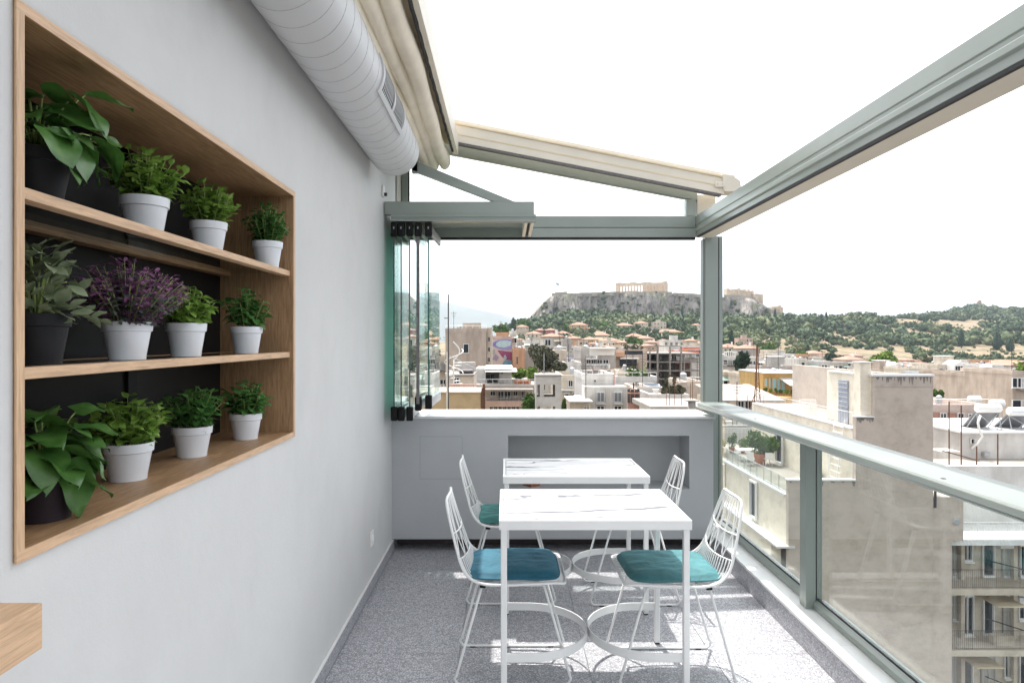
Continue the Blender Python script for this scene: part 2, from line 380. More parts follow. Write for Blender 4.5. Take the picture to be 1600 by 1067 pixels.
# ---- small wall fittings
s = thing('wall_socket', 'small white power socket low on the grey wall', 'socket', (WX, 4.09, .31))
MB().box(WX, WX+.009, 4.05, 4.13, .265, .355).build('plate', 'white_paint', s, bev=.003); inst('outlet', MB().lathe([(.022,0),(.022,.006),(.017,.006),(.015,-.003)], seg=16).mesh('outlet', 'white_paint'), s, (.007, 0, 0), (0, R(90), 0))
s = thing('wall_clip', 'tiny white clip fixed to the wall above the sliding track', 'clip', (WX, 4.46, 2.45))
MB().box(WX, WX+.012, 4.44, 4.485, 2.43, 2.50).build('plate', 'white_paint', s, bev=.003); MB().box(WX+.012, WX+.03, 4.455, 4.47, 2.435, 2.455).build('hook', 'dark_gasket', s)
# ---- parapet at the far end
p = thing('parapet', 'grey painted parapet with a long recess and white marble ledge at the terrace end', 'wall', (.35, 5.05, 0))
X0, X1, ZB, ZT, NX0, NX1, NZa, NZb, NYb = WX+.001, 1.47, .088, .938, .018, 1.30, .441, .818, 5.10
m = MB()
m.box(X0, NX0, PY, 5.27, ZB, ZT); m.box(NX1, X1, PY, 5.27, ZB, ZT); m.box(NX0, NX1, PY, 5.27, ZB, NZa); m.box(NX0, NX1, PY, 5.27, NZb, ZT); m.box(NX0, NX1, NYb, 5.27, NZa, NZb)
m.build('wall_body', 'plaster_grey', p)
MB().box(X0, X1, 5.0, 5.2, -.012, ZB).build('plinth', 'dark_steel', p)
MB().box(X0+.002, 1.478, PY-.02, 5.29, ZT+.001, .957).build('ledge', 'pale_stone', p, bev=.003)
# access hatch: four hairline strips of darker grey mark its joints
hx0, hx1, hz0, hz1 = XX(656, PY), XX(722, PY), ZZ(748, PY), ZZ(682, PY)
m = MB(); t = .0016
m.box(hx0, hx1, PY-.001, PY, hz1, hz1+t); m.box(hx0, hx1, PY-.001, PY, hz0, hz0+t); m.box(hx0, hx0+t, PY-.001, PY, hz0, hz1); m.box(hx1, hx1+t, PY-.001, PY, hz0, hz1)
m.build('hatch_joint', plain('hatch_joint_grey', (.2,.21,.22), .8), p)
for x in (840, 872): MB().box(XX(x,5.2)-.012, XX(x,5.2)+.012, 5.16, 5.165, .957, .9585).build('drill_mark', 'steel_grey', p)
c = thing('clay_box', 'small reddish brown box with a pointed lid in the parapet recess, behind the rear table', 'box', (XX(831,4.92), 4.95, NZa))
bx = MB(); q = .052
bx.add([(-q*.82,-q*.82,.0),(q*.82,-q*.82,.0),(q*.82,q*.82,.0),(-q*.82,q*.82,.0),(-q,-q,.035),(q,-q,.035),(q,q,.035),(-q,q,.035),(-q,-q,.13),(q,-q,.13),(q,q,.13),(-q,q,.13)],
       [(3,2,1,0),(0,1,5,4),(1,2,6,5),(2,3,7,6),(3,0,4,7),(4,5,9,8),(5,6,10,9),(6,7,11,10),(7,4,8,11),(8,9,10,11)])
o = bpy.data.objects.new('body', bx.mesh('body', 'copper')); COL.objects.link(o); o.parent = c; o.rotation_euler.z = R(38)
ld = MB().add([(-q*1.1,-q*1.1,.131),(q*1.1,-q*1.1,.131),(q*1.1,q*1.1,.131),(-q*1.1,q*1.1,.131),(0,0,.2)], [(3,2,1,0),(0,1,4),(1,2,4),(2,3,4),(3,0,4)])
o = bpy.data.objects.new('lid', ld.mesh('lid', 'copper')); COL.objects.link(o); o.parent = c; o.rotation_euler.z = R(38)
# ---- kerb along the right side
k = thing('kerb', 'low terrazzo kerb with white marble cap under the glass balustrade', 'kerb', (1.5, 2, 0))
MB().box(KX+.013, 1.68, -2.2, 5.2, -.35, .118).build('core', 'plaster_grey', k)
for j in range(len(ys)-1):
    y1 = min(ys[j+1], PY+.17)
    if y1-ys[j] > .05: MB().box(KX, KX+.012, ys[j]+.001-.22, y1-.001-.22 if j < 11 else y1-.001, .001, .1175).build('kerb_tile', 'terrazzo', k)
cs = [-2.2, -.9, .5, 1.95, 3.05, 4.1, 5.2]
for a, b in zip(cs, cs[1:]): MB().box(KX-.006, 1.66, a+.0008, b-.0008, .119, .136).build('cap_stone', 'pale_stone', k, bev=.002)
# ---- glass balustrade
g = thing('balustrade', 'glass balustrade with grey green aluminium handrail on the right', 'railing', (1.58, 2.3, .136))
ZR0, ZR1 = 1.012, 1.040
MB().prism([(1.4055,ZR0-.006),(1.4085,ZR0-.010),(1.425,ZR0-.010),(1.425,ZR0-.0005),(1.4075,ZR0-.0005)], 'y', -2.2, 4.999).build('rail_lip', 'green_alu', g)
MB().box(1.4035, 1.4055, -2.2, 5.0, ZR0+.001, ZR1-.006).build('rail_face', 'green_alu', g)
hr = MB().prism([(1.406,ZR0+.004),(1.41,ZR0),(1.606,ZR0),(1.61,ZR0+.006),(1.61,ZR1-.004),(1.606,ZR1),(1.414,ZR1),(1.406,ZR1-.006)], 'y', -2.2, 5.0).build('handrail', 'green_alu_light', g, bev=.002)
MB().box(1.45, 1.57, -2.2, 4.99, ZR0-.012, ZR0-.0005).build('rail_channel', 'green_alu', hr)
for y in (.9, 2.25, 3.95): MB().box(1.44, 1.452, y, y+.012, ZR1, ZR1+.0012).build('rivet', 'dark_gasket', hr)
def post(xa, xb, ya, yb, za, zb, nm, par):
    o = MB().box(xa, xb-.035, ya, yb, za, zb).build(nm, 'green_alu', par, bev=.002)
    MB().box(xb-.034, xb-.028, ya+.012, yb-.01, za, zb).build('groove', 'dark_gasket', o)
    MB().box(xb-.027, xb, ya+.006, yb, za, zb).build('edge_profile', 'green_alu', o, bev=.002); return o
for y in (3.455, .35): post(1.519, 1.605, y, y+.072, .1365, ZR0-.013, 'post', g)
for a, b in ((3.53, 5.13), (.425, 3.453), (-2.2, .347)):
    br = MB().prism([(1.556,.1365),(1.62,.1365),(1.62,.178),(1.592,.182),(1.575,.182),(1.556,.166)], 'y', a, b).build('bottom_rail', 'green_alu', g, bev=.001)
    MB().box(1.5755, 1.591, a, b, .1825, .190).build('gasket', 'dark_gasket', br)
    MB().box(1.579, 1.587, a+.004, b-.002, .191, ZR0-.014).build('glass_pane', 'glass', g)
    MB().box(1.5755, 1.591, a, a+.0035, .191, ZR0-.014).build('edge_gasket', 'dark_gasket', br)
# ---- pergola frame
f = thing('pergola_frame', 'grey green aluminium pergola frame with cream sloping rafter, gutter and gable glazing', 'pergola', (1.55, 5.23, 0))
post(1.519, 1.655, 5.2, 5.275, -.1, 2.2835, 'corner_post', f)
MB().box(1.503, 1.518, 5.205, 5.27, .96, 2.262).build('post_trim', 'green_alu_light', f)
# side beam (profile in x,z swept along y)
MB().prism([(1.447,2.437),(1.447,2.372),(1.452,2.368),(1.452,2.352),(1.44,2.345),(1.44,2.322),(1.452,2.316),(1.452,2.285),(1.528,2.285),(1.528,2.437)], 'y', -2.2, 5.274).build('side_beam', 'green_alu', f, bev=.0015)
MB().box(1.4535, 1.469, -2.2, 5.19, 2.272, 2.2845).build('beam_gasket', 'dark_gasket', f)
MB().box(1.4695, 1.578, -2.2, 5.199, 2.272, 2.2845).build('soffit_plate', 'cream_metal', f)
MB().prism([(1.5285,2.2855),(1.58,2.2855),(1.58,2.42),(1.577,2.452),(1.5285,2.452)], 'y', -2.2, 5.16).build('gutter', 'cream_metal', f, bev=.006)
# back transom
MB().prism([(5.2,2.437),(5.2,2.352),(5.206,2.348),(5.206,2.345),(5.19,2.342),(5.19,2.275),(5.27,2.275),(5.27,2.437)], 'x', -.79, 1.446).build('transom', 'green_alu', f, bev=.0015)
MB().box(-.79, 1.446, 5.2, 5.24, 2.258, 2.2745).build('transom_gasket', 'dark_gasket', f)
# gable frame: raking head, jambs, glass
def rk(X): return 3.005-.2*(X+.4)      # underside of the cream rafter at the gable
A0, A1 = -.78, 1.375
MB().prism([(A0, rk(A0)-.012),(1.46, rk(1.46)-.012),(1.46, rk(1.46)-.075),(A0, rk(A0)-.10)], 'y', 5.2, 5.27).build('raking_head', 'green_alu', f, bev=.0015)
MB().prism([(A0, rk(A0)),(1.47, rk(1.47)),(1.47, rk(1.47)-.0115),(A0, rk(A0)-.0115)], 'y', 5.19, 5.25).build('rake_gasket', 'dark_gasket', f)
MB().box(1.376, 1.45, 5.2, 5.27, 2.438, rk(1.45)-.07).build('jamb', 'green_alu', f, bev=.0015)
MB().box(-.79, -.745, 5.2, 5.27, .96, rk(-.75)-.1).build('jamb', 'green_alu', f, bev=.0015); MB().box(-.744, -.736, 5.21, 5.25, 2.44, 2.98).build('jamb_gasket', 'dark_gasket', f)
MB().prism([(-.735,2.439),(1.374,2.439),(1.374, rk(1.374)-.08),(-.735, rk(-.735)-.1)], 'y', 5.232, 5.24).build('gable_pane', 'glass', f)
# cream rafter
def rt(X): return 3.126-.2*(X+.398)
def rafter(y0, y1):
    r = MB().prism([(-.83, rt(-.83)-.03),(1.60, rt(1.60)-.03),(1.60, rt(1.60)-.166),(-.83, rt(-.83)-.175)], 'y', y0, y1).build('rafter', 'cream_metal', f, bev=.002)
    MB().prism([(-.83, rt(-.83)),(1.69, rt(1.69)),(1.69, rt(1.69)-.026),(-.83, rt(-.83)-.026)], 'y', y0+.03, y1+.02).build('cover_strip', 'cream_metal', r, bev=.002)
    MB().prism([(-.83, rt(-.83)-.035),(1.60, rt(1.60)-.035),(1.60, rt(1.60)-.047),(-.83, rt(-.83)-.047)], 'y', y0-.012, y0-.0005).build('guide_rib', 'canvas_shade', r)
    MB().prism([(-.83, rt(-.83)-.115),(1.60, rt(1.60)-.105),(1.60, rt(1.60)-.113),(-.83, rt(-.83)-.124)], 'y', y0-.003, y0-.0005).build('groove', 'canvas_shade', r)
    MB().prism([(1.585, rt(1.6)-.02),(1.66, rt(1.66)-.02),(1.715, rt(1.7)-.05),(1.725, rt(1.7)-.13),(1.6, rt(1.6)-.15),(1.585, rt(1.6)-.12)], 'y', y0-.016, y1+.01).build('end_cap', 'cream_metal', r, bev=.004)
    MB().box(1.53, 1.60, y0-.022, y0-.017, rt(1.56)-.125, rt(1.56)-.085).build('cap_plate', 'cream_metal', r, bev=.002)
    for x in (1.545, 1.58): inst('screw', MB().lathe([(.004,0),(.004,.004)], seg=8).mesh('screw', 'steel_grey'), r, Vector((x, y0-.022, rt(1.56)-.105))-wloc(r), (R(90),0,0))
rafter(5.0, 5.12)
MB().box(1.462, 1.6, 5.205, 5.268, 2.4535, 2.60).build('corner_infill', 'cream_metal', f)
MB().prism([(-.83, rt(-.83)-.1755),(1.58, rt(1.58)-.1665),(1.58, rt(1.58)-.182),(-.83, rt(-.83)-.191)], 'y', 5.002, 5.05).build('rafter_brush', 'cloth_grey', f)
# sliding track bay on the left and brace
b = MB().box(-.80, .188, 4.5, 4.56, 2.322, 2.407).build('track_beam', 'green_alu', f, bev=.002)
MB().prism([(4.492,2.3215),(4.492,2.305),(4.498,2.302),(4.498,2.290),(4.49,2.287),(4.49,2.276),(4.57,2.276),(4.57,2.3215)], 'x', -.755, .20).build('track_profile', 'green_alu', b, bev=.001)
MB().box(.125, .148, 4.572, 5.185, 2.277, 2.34).build('return_track', 'cream_metal', b, bev=.002); MB().box(.1495, .167, 4.572, 5.185, 2.30, 2.34).build('track_slot', 'dark_gasket', b); MB().box(.1685, .1915, 4.572, 5.185, 2.277, 2.34).build('return_track', 'cream_metal', b, bev=.002)
MB().box(-.77, .124, 4.572, 5.188, 2.345, 2.36).build('bay_soffit', 'green_alu', b)
MB().prism([(-.62,2.685),(-.62,2.615),(-.075,2.4075),(.06,2.4075)], 'y', 4.505, 4.555).build('brace', 'green_alu', f, bev=.002)
MB().box(-.62, -.58, 4.505, 4.555, 2.60, 3.1).build('brace_hanger', 'green_alu', f, bev=.002)
# ---- folding glass panels parked against the left wall
def panel(xn, bx, zb, label, edge, brush=False):
    y0, y1, zt = 4.5, 5.14, 2.274
    sx = (bx-xn)/(y1-y0)
    t = thing('folding_panel', label, 'glass panel', (xn, y0, zb), 'folding glass panels')
    def sh(m):
        m.v = [(x+sx*(y-y0), y, z) for x, y, z in m.v]; return m
    def bar(nm, mat, xa, xb_, ya, yb, za, zb_, par, bev=.002): return sh(MB().box(xn+xa, xn+xb_, ya, yb, za, zb_)).build(nm, mat, par, bev=bev)
    tr = bar('top_rail', 'steel_grey', -.014, .014, y0+.03, y1, zt-.075, zt-.012, t, .01)
    bar('top_hinge', 'black_plastic', -.022, .022, y0-.012, y0+.028, zt-.098, zt-.004, tr, .008)
    bar('hinge_pin', 'steel_grey', -.003, .003, y0-.016, y0-.0125, zt-.05, zt-.035, tr, 0)
    lr = bar('bottom_rail', 'steel_grey', -.014, .014, y0+.03, y1, zb+.012, zb+.075, t, .004)
    bar('bottom_hinge', 'black_plastic', -.022, .022, y0-.012, y0+.028, zb+.004, zb+.098, lr, .008)
    bar('glass_pane', 'glass_green', -.004, .004, y0+.002, y1-.002, zb+.0755, zt-.0755, t, 0)
    bar('glass_edge', edge, -.0042, .0042, y0-.0035, y0+.0015, zb+.0985, zt-.0985, t, 0)
    if brush: bar('brush_seal', 'cloth_grey', -.010, .010, y0-.02, y0-.0045, zb+.05, zt-.10, t, .003)
panel(-.735, -.745, .958, 'folded glass panel nearest the grey wall, first of the five', 'glass_edge_dark')
panel(-.688, -.70, .958, 'folded glass panel with dark green edge, second from the grey wall', 'glass_edge_dark')
panel(-.632, -.655, .958, 'folded glass panel third from the grey wall, middle of the stack', 'glass_edge')
panel(-.576, -.56, 1.025, 'folded glass panel with the fuzzy grey brush seal on its edge', 'glass_edge', True)
panel(-.508, -.50, 1.035, 'folded glass panel farthest from the wall, nearest the open view', 'glass_edge')
# ---- air duct
DX, DZ, DR, DY = -.659, 2.615, .1455, 4.06
d = thing('air_duct', 'round pale grey spiral air duct along the top of the wall', 'duct', (DX, 1.5, DZ))
S = 48; m = MB(); ysd = [-2.2+.2*i for i in range(31)]+[DY-.004, DY]
vs = []
for i, y in enumerate(ysd):
    r = DR if i < len(ysd)-1 else DR-.004
    for q in range(S): a = 2*math.pi*q/S; vs.append((DX+r*math.cos(a), y, DZ+r*math.sin(a)))
fs = [(i*S+q, (i+1)*S+q, (i+1)*S+(q+1) % S, i*S+(q+1) % S) for i in range(len(ysd)-1) for q in range(S)]
fs.append(tuple(range((len(ysd)-1)*S, len(ysd)*S)))
m.add(vs, fs).build('duct_shell', 'duct', d, smooth=True)
pts = []; pitch = .112; n = int((DY+.2)/pitch*40)
for i in range(n): a = -2*math.pi*i/40; pts.append((DX+(DR+.0004)*math.cos(a), -.25+pitch*i/40, DZ+(DR+.0004)*math.sin(a)))
MB().tube(pts, .0008, 5).build('spiral_seam', 'duct_seam', d, smooth=True)

def arcp(a0, a1, y0, y1, r0, r1, steps=10):
    m = MB(); vs = []
    for i in range(steps+1):
        a = R(a0+(a1-a0)*i/steps); c_, s_ = math.cos(a), math.sin(a)
        vs += [(DX+r0*c_, y0, DZ+r0*s_), (DX+r1*c_, y0, DZ+r1*s_), (DX+r1*c_, y1, DZ+r1*s_), (DX+r0*c_, y1, DZ+r0*s_)]
    fs = [(0,1,2,3), tuple(4*steps+k for k in (3,2,1,0))]
    for i in range(steps):
        for k in range(4): fs.append((4*i+k, 4*i+4+k, 4*i+4+(k+1) % 4, 4*i+(k+1) % 4))
    return m.add(vs, fs)
V0, V1, VA, VB = 2.84, 3.45, -34, 38
gr = arcp(VA+7, VB-7, V0+.03, V1-.03, DR+.0005, DR+.0015).build('vent', 'dark_gasket', d)
arcp(VA, VB, V0, V0+.032, DR, DR+.009).build('vent_frame', 'duct', gr); arcp(VA, VB, V1-.032, V1, DR, DR+.009).build('vent_frame', 'duct', gr)
arcp(VA, VA+8, V0+.033, V1-.033, DR, DR+.009).build('vent_frame', 'duct', gr); arcp(VB-8, VB, V0+.033, V1-.033, DR, DR+.009).build('vent_frame', 'duct', gr)
arcp(VA+8.2, VB-8.2, 3.135, 3.16, DR, DR+.007).build('vent_bar', 'duct', gr)
for i in range(20):
    y = V0+.046+i*.027
    if 3.11 < y < 3.17: continue
    arcp(VA+8.2, VB-8.2, y, y+.0065, DR+.0016, DR+.0035, 6).build('slat', 'duct', gr)
# ---- retracted canvas awning
aw = thing('awning', 'retracted cream canvas awning hanging in long folds beside the duct', 'awning', (-.45, 2, 2.8))
def roll(cx, cz, rx, rz, y0, y1, seed, nm='fold'):
    rng = random.Random(seed); S = 14; n = 40; vs = []
    for i in range(n+1):
        y = y0+(y1-y0)*i/n; wob = .006*math.sin(i*.55+seed)+.004*math.sin(i*1.3+seed*2); sg = .012*math.sin(i*.33+seed*1.7)
        for q in range(S):
            a = 2*math.pi*q/S; k = 1.35 if math.sin(a) > 0 else 1
            vs.append((cx+wob+rx*math.cos(a), y, cz+sg+rz*k*math.sin(a)))
    fs = [(i*S+q, (i+1)*S+q, (i+1)*S+(q+1) % S, i*S+(q+1) % S) for i in range(n) for q in range(S)]+[tuple(range(S)), tuple(range(n*S, (n+1)*S))[::-1]]
    return MB().add(vs, fs).build(nm, 'canvas', aw, smooth=True)
roll(-.625, 2.80, .045, .06, -2.2, 4.93, 5); roll(-.556, 2.735, .038, .06, -2.2, 4.93, 1); roll(-.505, 2.765, .036, .055, -2.2, 4.90, 2); roll(-.447, 2.80, .044, .062, -2.2, 4.97, 3)
MB().box(-.80, -.386, -2.2, 4.98, 2.925, 2.93).build('canvas_sun_block', 'canvas_shade', aw)  # recess fabric carried on to the wall, added to block the sun
MB().prism([(-.386,2.845),(-.345,2.838),(-.342,2.96),(-.386,2.99)], 'y', -2.2, 4.96).build('front_profile', 'cream_metal', aw, bev=.002)
pts = [(-.380+.0016*math.sin(i*2.1), -2.2+i*.06, 2.843+.0012*math.sin(i*3.3)) for i in range(119)]
MB().tube(pts, .009, 6).build('brush_seal', 'dark_gasket', aw)
MB().tube([(-.36,4.962,2.84),(-.37,4.965,2.80),(-.378,4.965,2.772),(-.36,4.97,2.775),(-.325,4.97,2.755)], .0022, 6).build('loose_wire', 'steel_grey', aw)
# ================================================================ furniture
def make_table(label, x0, y0, W, D, seed):
    H = .755
    t = thing('cafe_table', label, 'table', (x0+W/2, y0+D/2, 0), 'marble topped tables')
    fr = MB()
    a = .014
    fr.box(x0, x0+W, y0, y0+a, H-.04, H); fr.box(x0, x0+W, y0+D-a, y0+D, H-.04, H); fr.box(x0, x0+a, y0+a, y0+D-a, H-.04, H); fr.box(x0+W-a, x0+W, y0+a, y0+D-a, H-.04, H)
    fr.build('frame', 'white_metal', t, bev=.0015)
    MB().box(x0+a+.0025, x0+W-a-.0025, y0+a+.0025, y0+D-a-.0025, H-.014, H-.0015).build('marble_top', m_marble(seed), t, bev=.001)
    MB().box(x0+a, x0+W-a, y0+a, y0+D-a, H-.030, H-.0145).build('top_board', 'dark_gasket', t)
    L = .013
    cx = [x0+.02, x0+W-.02]; cyy = [y0+.02, y0+D-.02]
    for x in cx:
        for y in cyy: MB().box(x-L, x+L, y-L, y+L, .006, H-.0405).build('leg', 'white_metal', t, bev=.004); MB().box(x-L+.002, x+L-.002, y-L+.002, y+L-.002, 0, .0055).build('foot', 'dark_gasket', t)
    for s in (0, 1):     # hoop brace: flat band bent in a D between the two legs of one side
        xs_ = cx[s]; dirn = 1 if s == 0 else -1
        ry = (cyy[1]-cyy[0])/2; rx = W/2-.02-.004; yc = (cyy[0]+cyy[1])/2; pts = []
        st = rx-ry if rx > ry else 0
        for i in range(33):
            an = -math.pi/2+math.pi*i/32; pts.append((xs_+dirn*(st+(rx-st)*math.cos(an)), yc+ry*math.sin(an)))
        pts = [(xs_+dirn*L, cyy[0])]+pts[1:-1]+[(xs_+dirn*L, cyy[1])]
        m = MB(); n = len(pts); vs = []
        for i, (x, y) in enumerate(pts):
            p0, p1 = pts[max(i-1, 0)], pts[min(i+1, n-1)]; dx, dy = p1[0]-p0[0], p1[1]-p0[1]; l = math.hypot(dx, dy); nx, ny = -dy/l*.0025, dx/l*.0025
            vs += [(x-nx, y-ny, .163), (x+nx, y+ny, .163), (x+nx, y+ny, .20), (x-nx, y-ny, .20)]
        fs = [(3,2,1,0), tuple(4*(n-1)+k_ for k_ in range(4))]
        for i in range(n-1):
            for k_ in range(4): fs.append((4*i+k_, 4*i+(k_+1) % 4, 4*i+4+(k_+1) % 4, 4*i+4+k_))
        m.add(vs, fs).build('hoop_brace', 'white_metal', t)
    return t
make_table('white marble topped table in front, nearest the camera', -.027, 2.81, .795, .585, 2.6)
make_table('white marble topped table behind the nearer one, beside the grey parapet', -.014, 3.71, .80, .565, 4.2)

# chair: front faces +x, width along y
PROF = [(.262,.447),(.20,.452),(.10,.449),(0,.446),(-.08,.448),(-.135,.462),(-.172,.492),(-.195,.535),(-.212,.59),(-.232,.66),(-.252,.735),(-.266,.80)]
HW = [.195,.207,.214,.216,.215,.212,.206,.198,.186,.168,.146,.118]
DIP = [0,.004,.008,.010,.014,.024,.034,.036,.032,.026,.02,.012]
def lerp(A, s):
    i = min(int(s), len(A)-2); f_ = s-i; a, b = A[i], A[i+1]
    return tuple(p+(q-p)*f_ for p, q in zip(a, b)) if isinstance(a, tuple) else a+(b-a)*f_
def cat(A, s):       # smooth interpolation
    i = min(int(s), len(A)-2); f_ = s-i
    g = lambda j: Vector((A[max(0, min(len(A)-1, j))] if isinstance(A[0], tuple) else (A[max(0, min(len(A)-1, j))], 0)))
    p0, p1, p2, p3 = g(i-1), g(i), g(i+1), g(i+2)
    v = .5*((2*p1)+(p2-p0)*f_+(2*p0-5*p1+4*p2-p3)*f_*f_+(3*p1-p0-3*p2+p3)*f_**3)
    return v
def SURF(s, v):
    p = cat(PROF, s); hw = cat(HW, s).x; dp = cat(DIP, s).x
    q = cat(PROF, min(s+.05, 11))-cat(PROF, max(s-.05, 0)); q.normalize()
    nx, nz = -q.y, q.x        # points up/forward side
    if nz < 0 and nx < 0: nx, nz = -nx, -nz
    k = 1-v*v
    return Vector((p.x+q.y*dp*k, v*hw, p.y-abs(q.x)*dp*k))
def make_chair():
    t = thing('wire_chair', 'x', 'chair', (0,0,0), 'white wire chairs')
    rim = []
    for i in range(45): rim.append(SURF(.25+10.2*i/44, 1))
    top = []
    for i in range(9):
        a = i/8; an = math.pi*a; s = 10.45+.55*math.sin(an)**.7; v = math.cos(an); v = math.copysign(abs(v)**.55, v); top.append(SURF(min(s, 11), v))
    rim2 = [Vector((p.x, -p.y, p.z)) for p in rim[::-1]]
    fr = []
    for i in range(1, 8):
        an = math.pi*i/8; v = -math.cos(an); v = math.copysign(abs(v)**.55, v); s = .25-.25*math.sin(an)**.7; fr.append(SURF(max(s, 0), v))
    MB().tube(rim+top[1:-1]+rim2+fr, .0062, 8, closed=True).build('rim', 'white_metal', t, smooth=True)
    W = .0027; s1, s2 = 7.3, 8.9
    for s in (s1, s2): MB().tube([SURF(s, -1+2*i/14) for i in range(15)], .0036, 6).build('cross_wire', 'white_metal', t, smooth=True)
    MB().tube([SURF(4.0, -1+2*i/10)-Vector((0,0,.004)) for i in range(11)], .0036, 6).build('cross_wire', 'white_metal', t, smooth=True)
    MB().tube([SURF(1.6, -1+2*i/10)-Vector((0,0,.004)) for i in range(11)], .0036, 6).build('cross_wire', 'white_metal', t, smooth=True)
    NW = 17
    for i in range(NW):
        v = -.9+1.8*i/(NW-1)
        MB().tube([SURF(.06+(s1-.06)*j/22, v) for j in range(23)], W, 5).build('seat_wire', 'white_metal', t, smooth=True)
    NB = 5
    for i in range(NB):
        vc = -.78+1.56*i/(NB-1)
        for sg in (-1, 1):
            v0 = max(-1, min(1, vc+sg*.19)); v1 = max(-.93, min(.93, vc*1.0+sg*.02)); v2 = max(-.9, min(.9, vc*.95+sg*.11))
            pts = [SURF(s1+(s2-s1)*j/5, v0+(v1-v0)*j/5) for j in range(6)]+[SURF(s2+(10.92-s2)*j/7, v1+(v2-v1)*j/7) for j in range(1, 8)]
            MB().tube(pts, W, 5).build('back_wire', 'white_metal', t, smooth=True)
    for sg in (-1, 1):
        y = .19*sg; yb = .188*sg; rr = .035
        pts = [(.165, y, .442)]
        pts += [(.165+(.29-.165)*.9, yb, .045)]
        for i in range(1, 6): a = math.pi/2*i/6; pts.append((.283-rr*.75*(1-math.cos(a))*1.0, yb, .007+.036*(1-math.sin(a))))
        pts += [(.24, yb, .0065), (-.18, yb, .0065)]
        for i in range(1, 6): a = math.pi/2*(1-i/6); pts.append((-.222+rr*.75*(1-math.cos(a)), yb, .007+.036*(1-math.sin(a))))
        pts += [(-.225+(.225-.10)*.1, yb, .045), (-.10, y, .442)]
        MB().tube(pts, .0058, 8).build('leg_frame', 'white_metal', t, smooth=True)
        for x in (.22, -.16): MB().box(x-.014, x+.014, yb-.0065, yb+.0065, 0, .006).build('foot_pad', 'black_plastic', t, bev=.002)
        MB().box(-.112, -.086, y-.012, y+.012, .428, .442).build('clip', 'black_plastic', t, bev=.003)
        MB().tube([(-.10,y,.438),(.165,y,.438)], .0055, 6).build('side_bar', 'white_metal', t, smooth=True)
    for x in (-.06, .13): MB().tube([(x,-.19,.437),(x,.19,.437)], .005, 6).build('cross_bar', 'white_metal', t, smooth=True)
    return t
def copy_tree(o, parent=None):
    c_ = o.copy(); COL.objects.link(c_); c_.parent = parent
    for ch in o.children: copy_tree(ch, c_)
    return c_
ch0 = make_chair()
CH = [(0, 3.145, 0, 'white wire chair with the blue cushion, at the left of the nearer table'), (.773, 3.12, 180, 'white wire chair at the right of the nearer table, beside the glass balustrade'),
      (0, 4.05, 0, 'white wire chair with the green cushion, at the left of the rear table'), (.76, 4.03, 180, 'white wire chair at the right of the rear table, in front of the parapet recess')]
for i, (x, y, a, lb) in enumerate(CH):
    o = ch0 if i == 0 else copy_tree(ch0)
    o.location = (x, y, 0); o.rotation_euler.z = R(a); o['label'] = lb
def cushion(x, y, a, mat, label, seed, rz=0):
    t = thing('seat_cushion', label, 'cushion', (x, y, .4535), 'velvet seat cushions'); t.rotation_euler.z = R(a+rz)
    n = 34; rng = random.Random(seed); V = []; Fc = []
    def shape(u, v, top):
        ax, ay = .205, .195
        r = max(abs(u), abs(v)); 
        k = (abs(u)**6+abs(v)**6)**(1/6) if r > 0 else 1
        sc_ = r/k if k > 0 else 1
        X, Y_ = u*ax*sc_, v*ay*sc_
        taper = 1+.03*u; Y_ *= taper
        edge = max(0, 1-r**5)
        h = .032*edge**.45
        wr = mnoise.noise(Vector((X*14+seed, Y_*14, seed)))*.006+.004*mnoise.noise(Vector((X*9-seed, Y_*34, 2)))+.0045*math.sin(60*Y_+20*mnoise.noise(Vector((X*6, Y_*6, seed))))*max(0, -u)
        z = .010+(h+wr*edge) if top else .010-.008*edge**.5
        return (X+.005, Y_, z)
    for top in (True, False):
        for i in range(n+1):
            for j in range(n+1): V.append(shape(-1+2*i/n, -1+2*j/n, top))
    q = (n+1)**2
    for i in range(n):
        for j in range(n):
            a_, b_, c_, d_ = i*(n+1)+j, (i+1)*(n+1)+j, (i+1)*(n+1)+j+1, i*(n+1)+j+1
            Fc.append((a_, b_, c_, d_)); Fc.append((q+d_, q+c_, q+b_, q+a_))
    bd = [i for i in range(n+1)]+[i*(n+1)+n for i in range(1, n+1)]+[n*(n+1)+j for j in range(n-1, -1, -1)]+[i*(n+1) for i in range(n-1, 0, -1)]
    for i in range(len(bd)):
        p0, p1 = bd[i], bd[(i+1) % len(bd)]; Fc.append((p0, p1, q+p1, q+p0))
    me = bpy.data.meshes.new('pad'); me.from_pydata(V, [], Fc); me.materials.append(MT[mat]); me.polygons.foreach_set('use_smooth', [True]*len(Fc)); me.update()
    inst('pad', me, t)
    ring = [shape(-1+2*i/n, -1, True) for i in range(n)]+[shape(1, -1+2*i/n, True) for i in range(n)]+[shape(1-2*i/n, 1, True) for i in range(n)]+[shape(-1, 1-2*i/n, True) for i in range(n)]
    inst('piping', MB().tube([(x_, y_, .0105) for x_, y_, z_ in ring], .004, 6, closed=True).mesh('piping', mat, True), t)
cushion(.03, 3.145, 0, 'velvet_blue', 'blue velvet cushion, partly sunlit, on the left chair of the nearer table', 3)
cushion(.743, 3.12, 180, 'velvet_teal', 'teal velvet cushion on the chair beside the glass balustrade', 8, 2)
cushion(.03, 4.05, 0, 'velvet_green', 'green velvet cushion on the left chair of the rear table', 5)

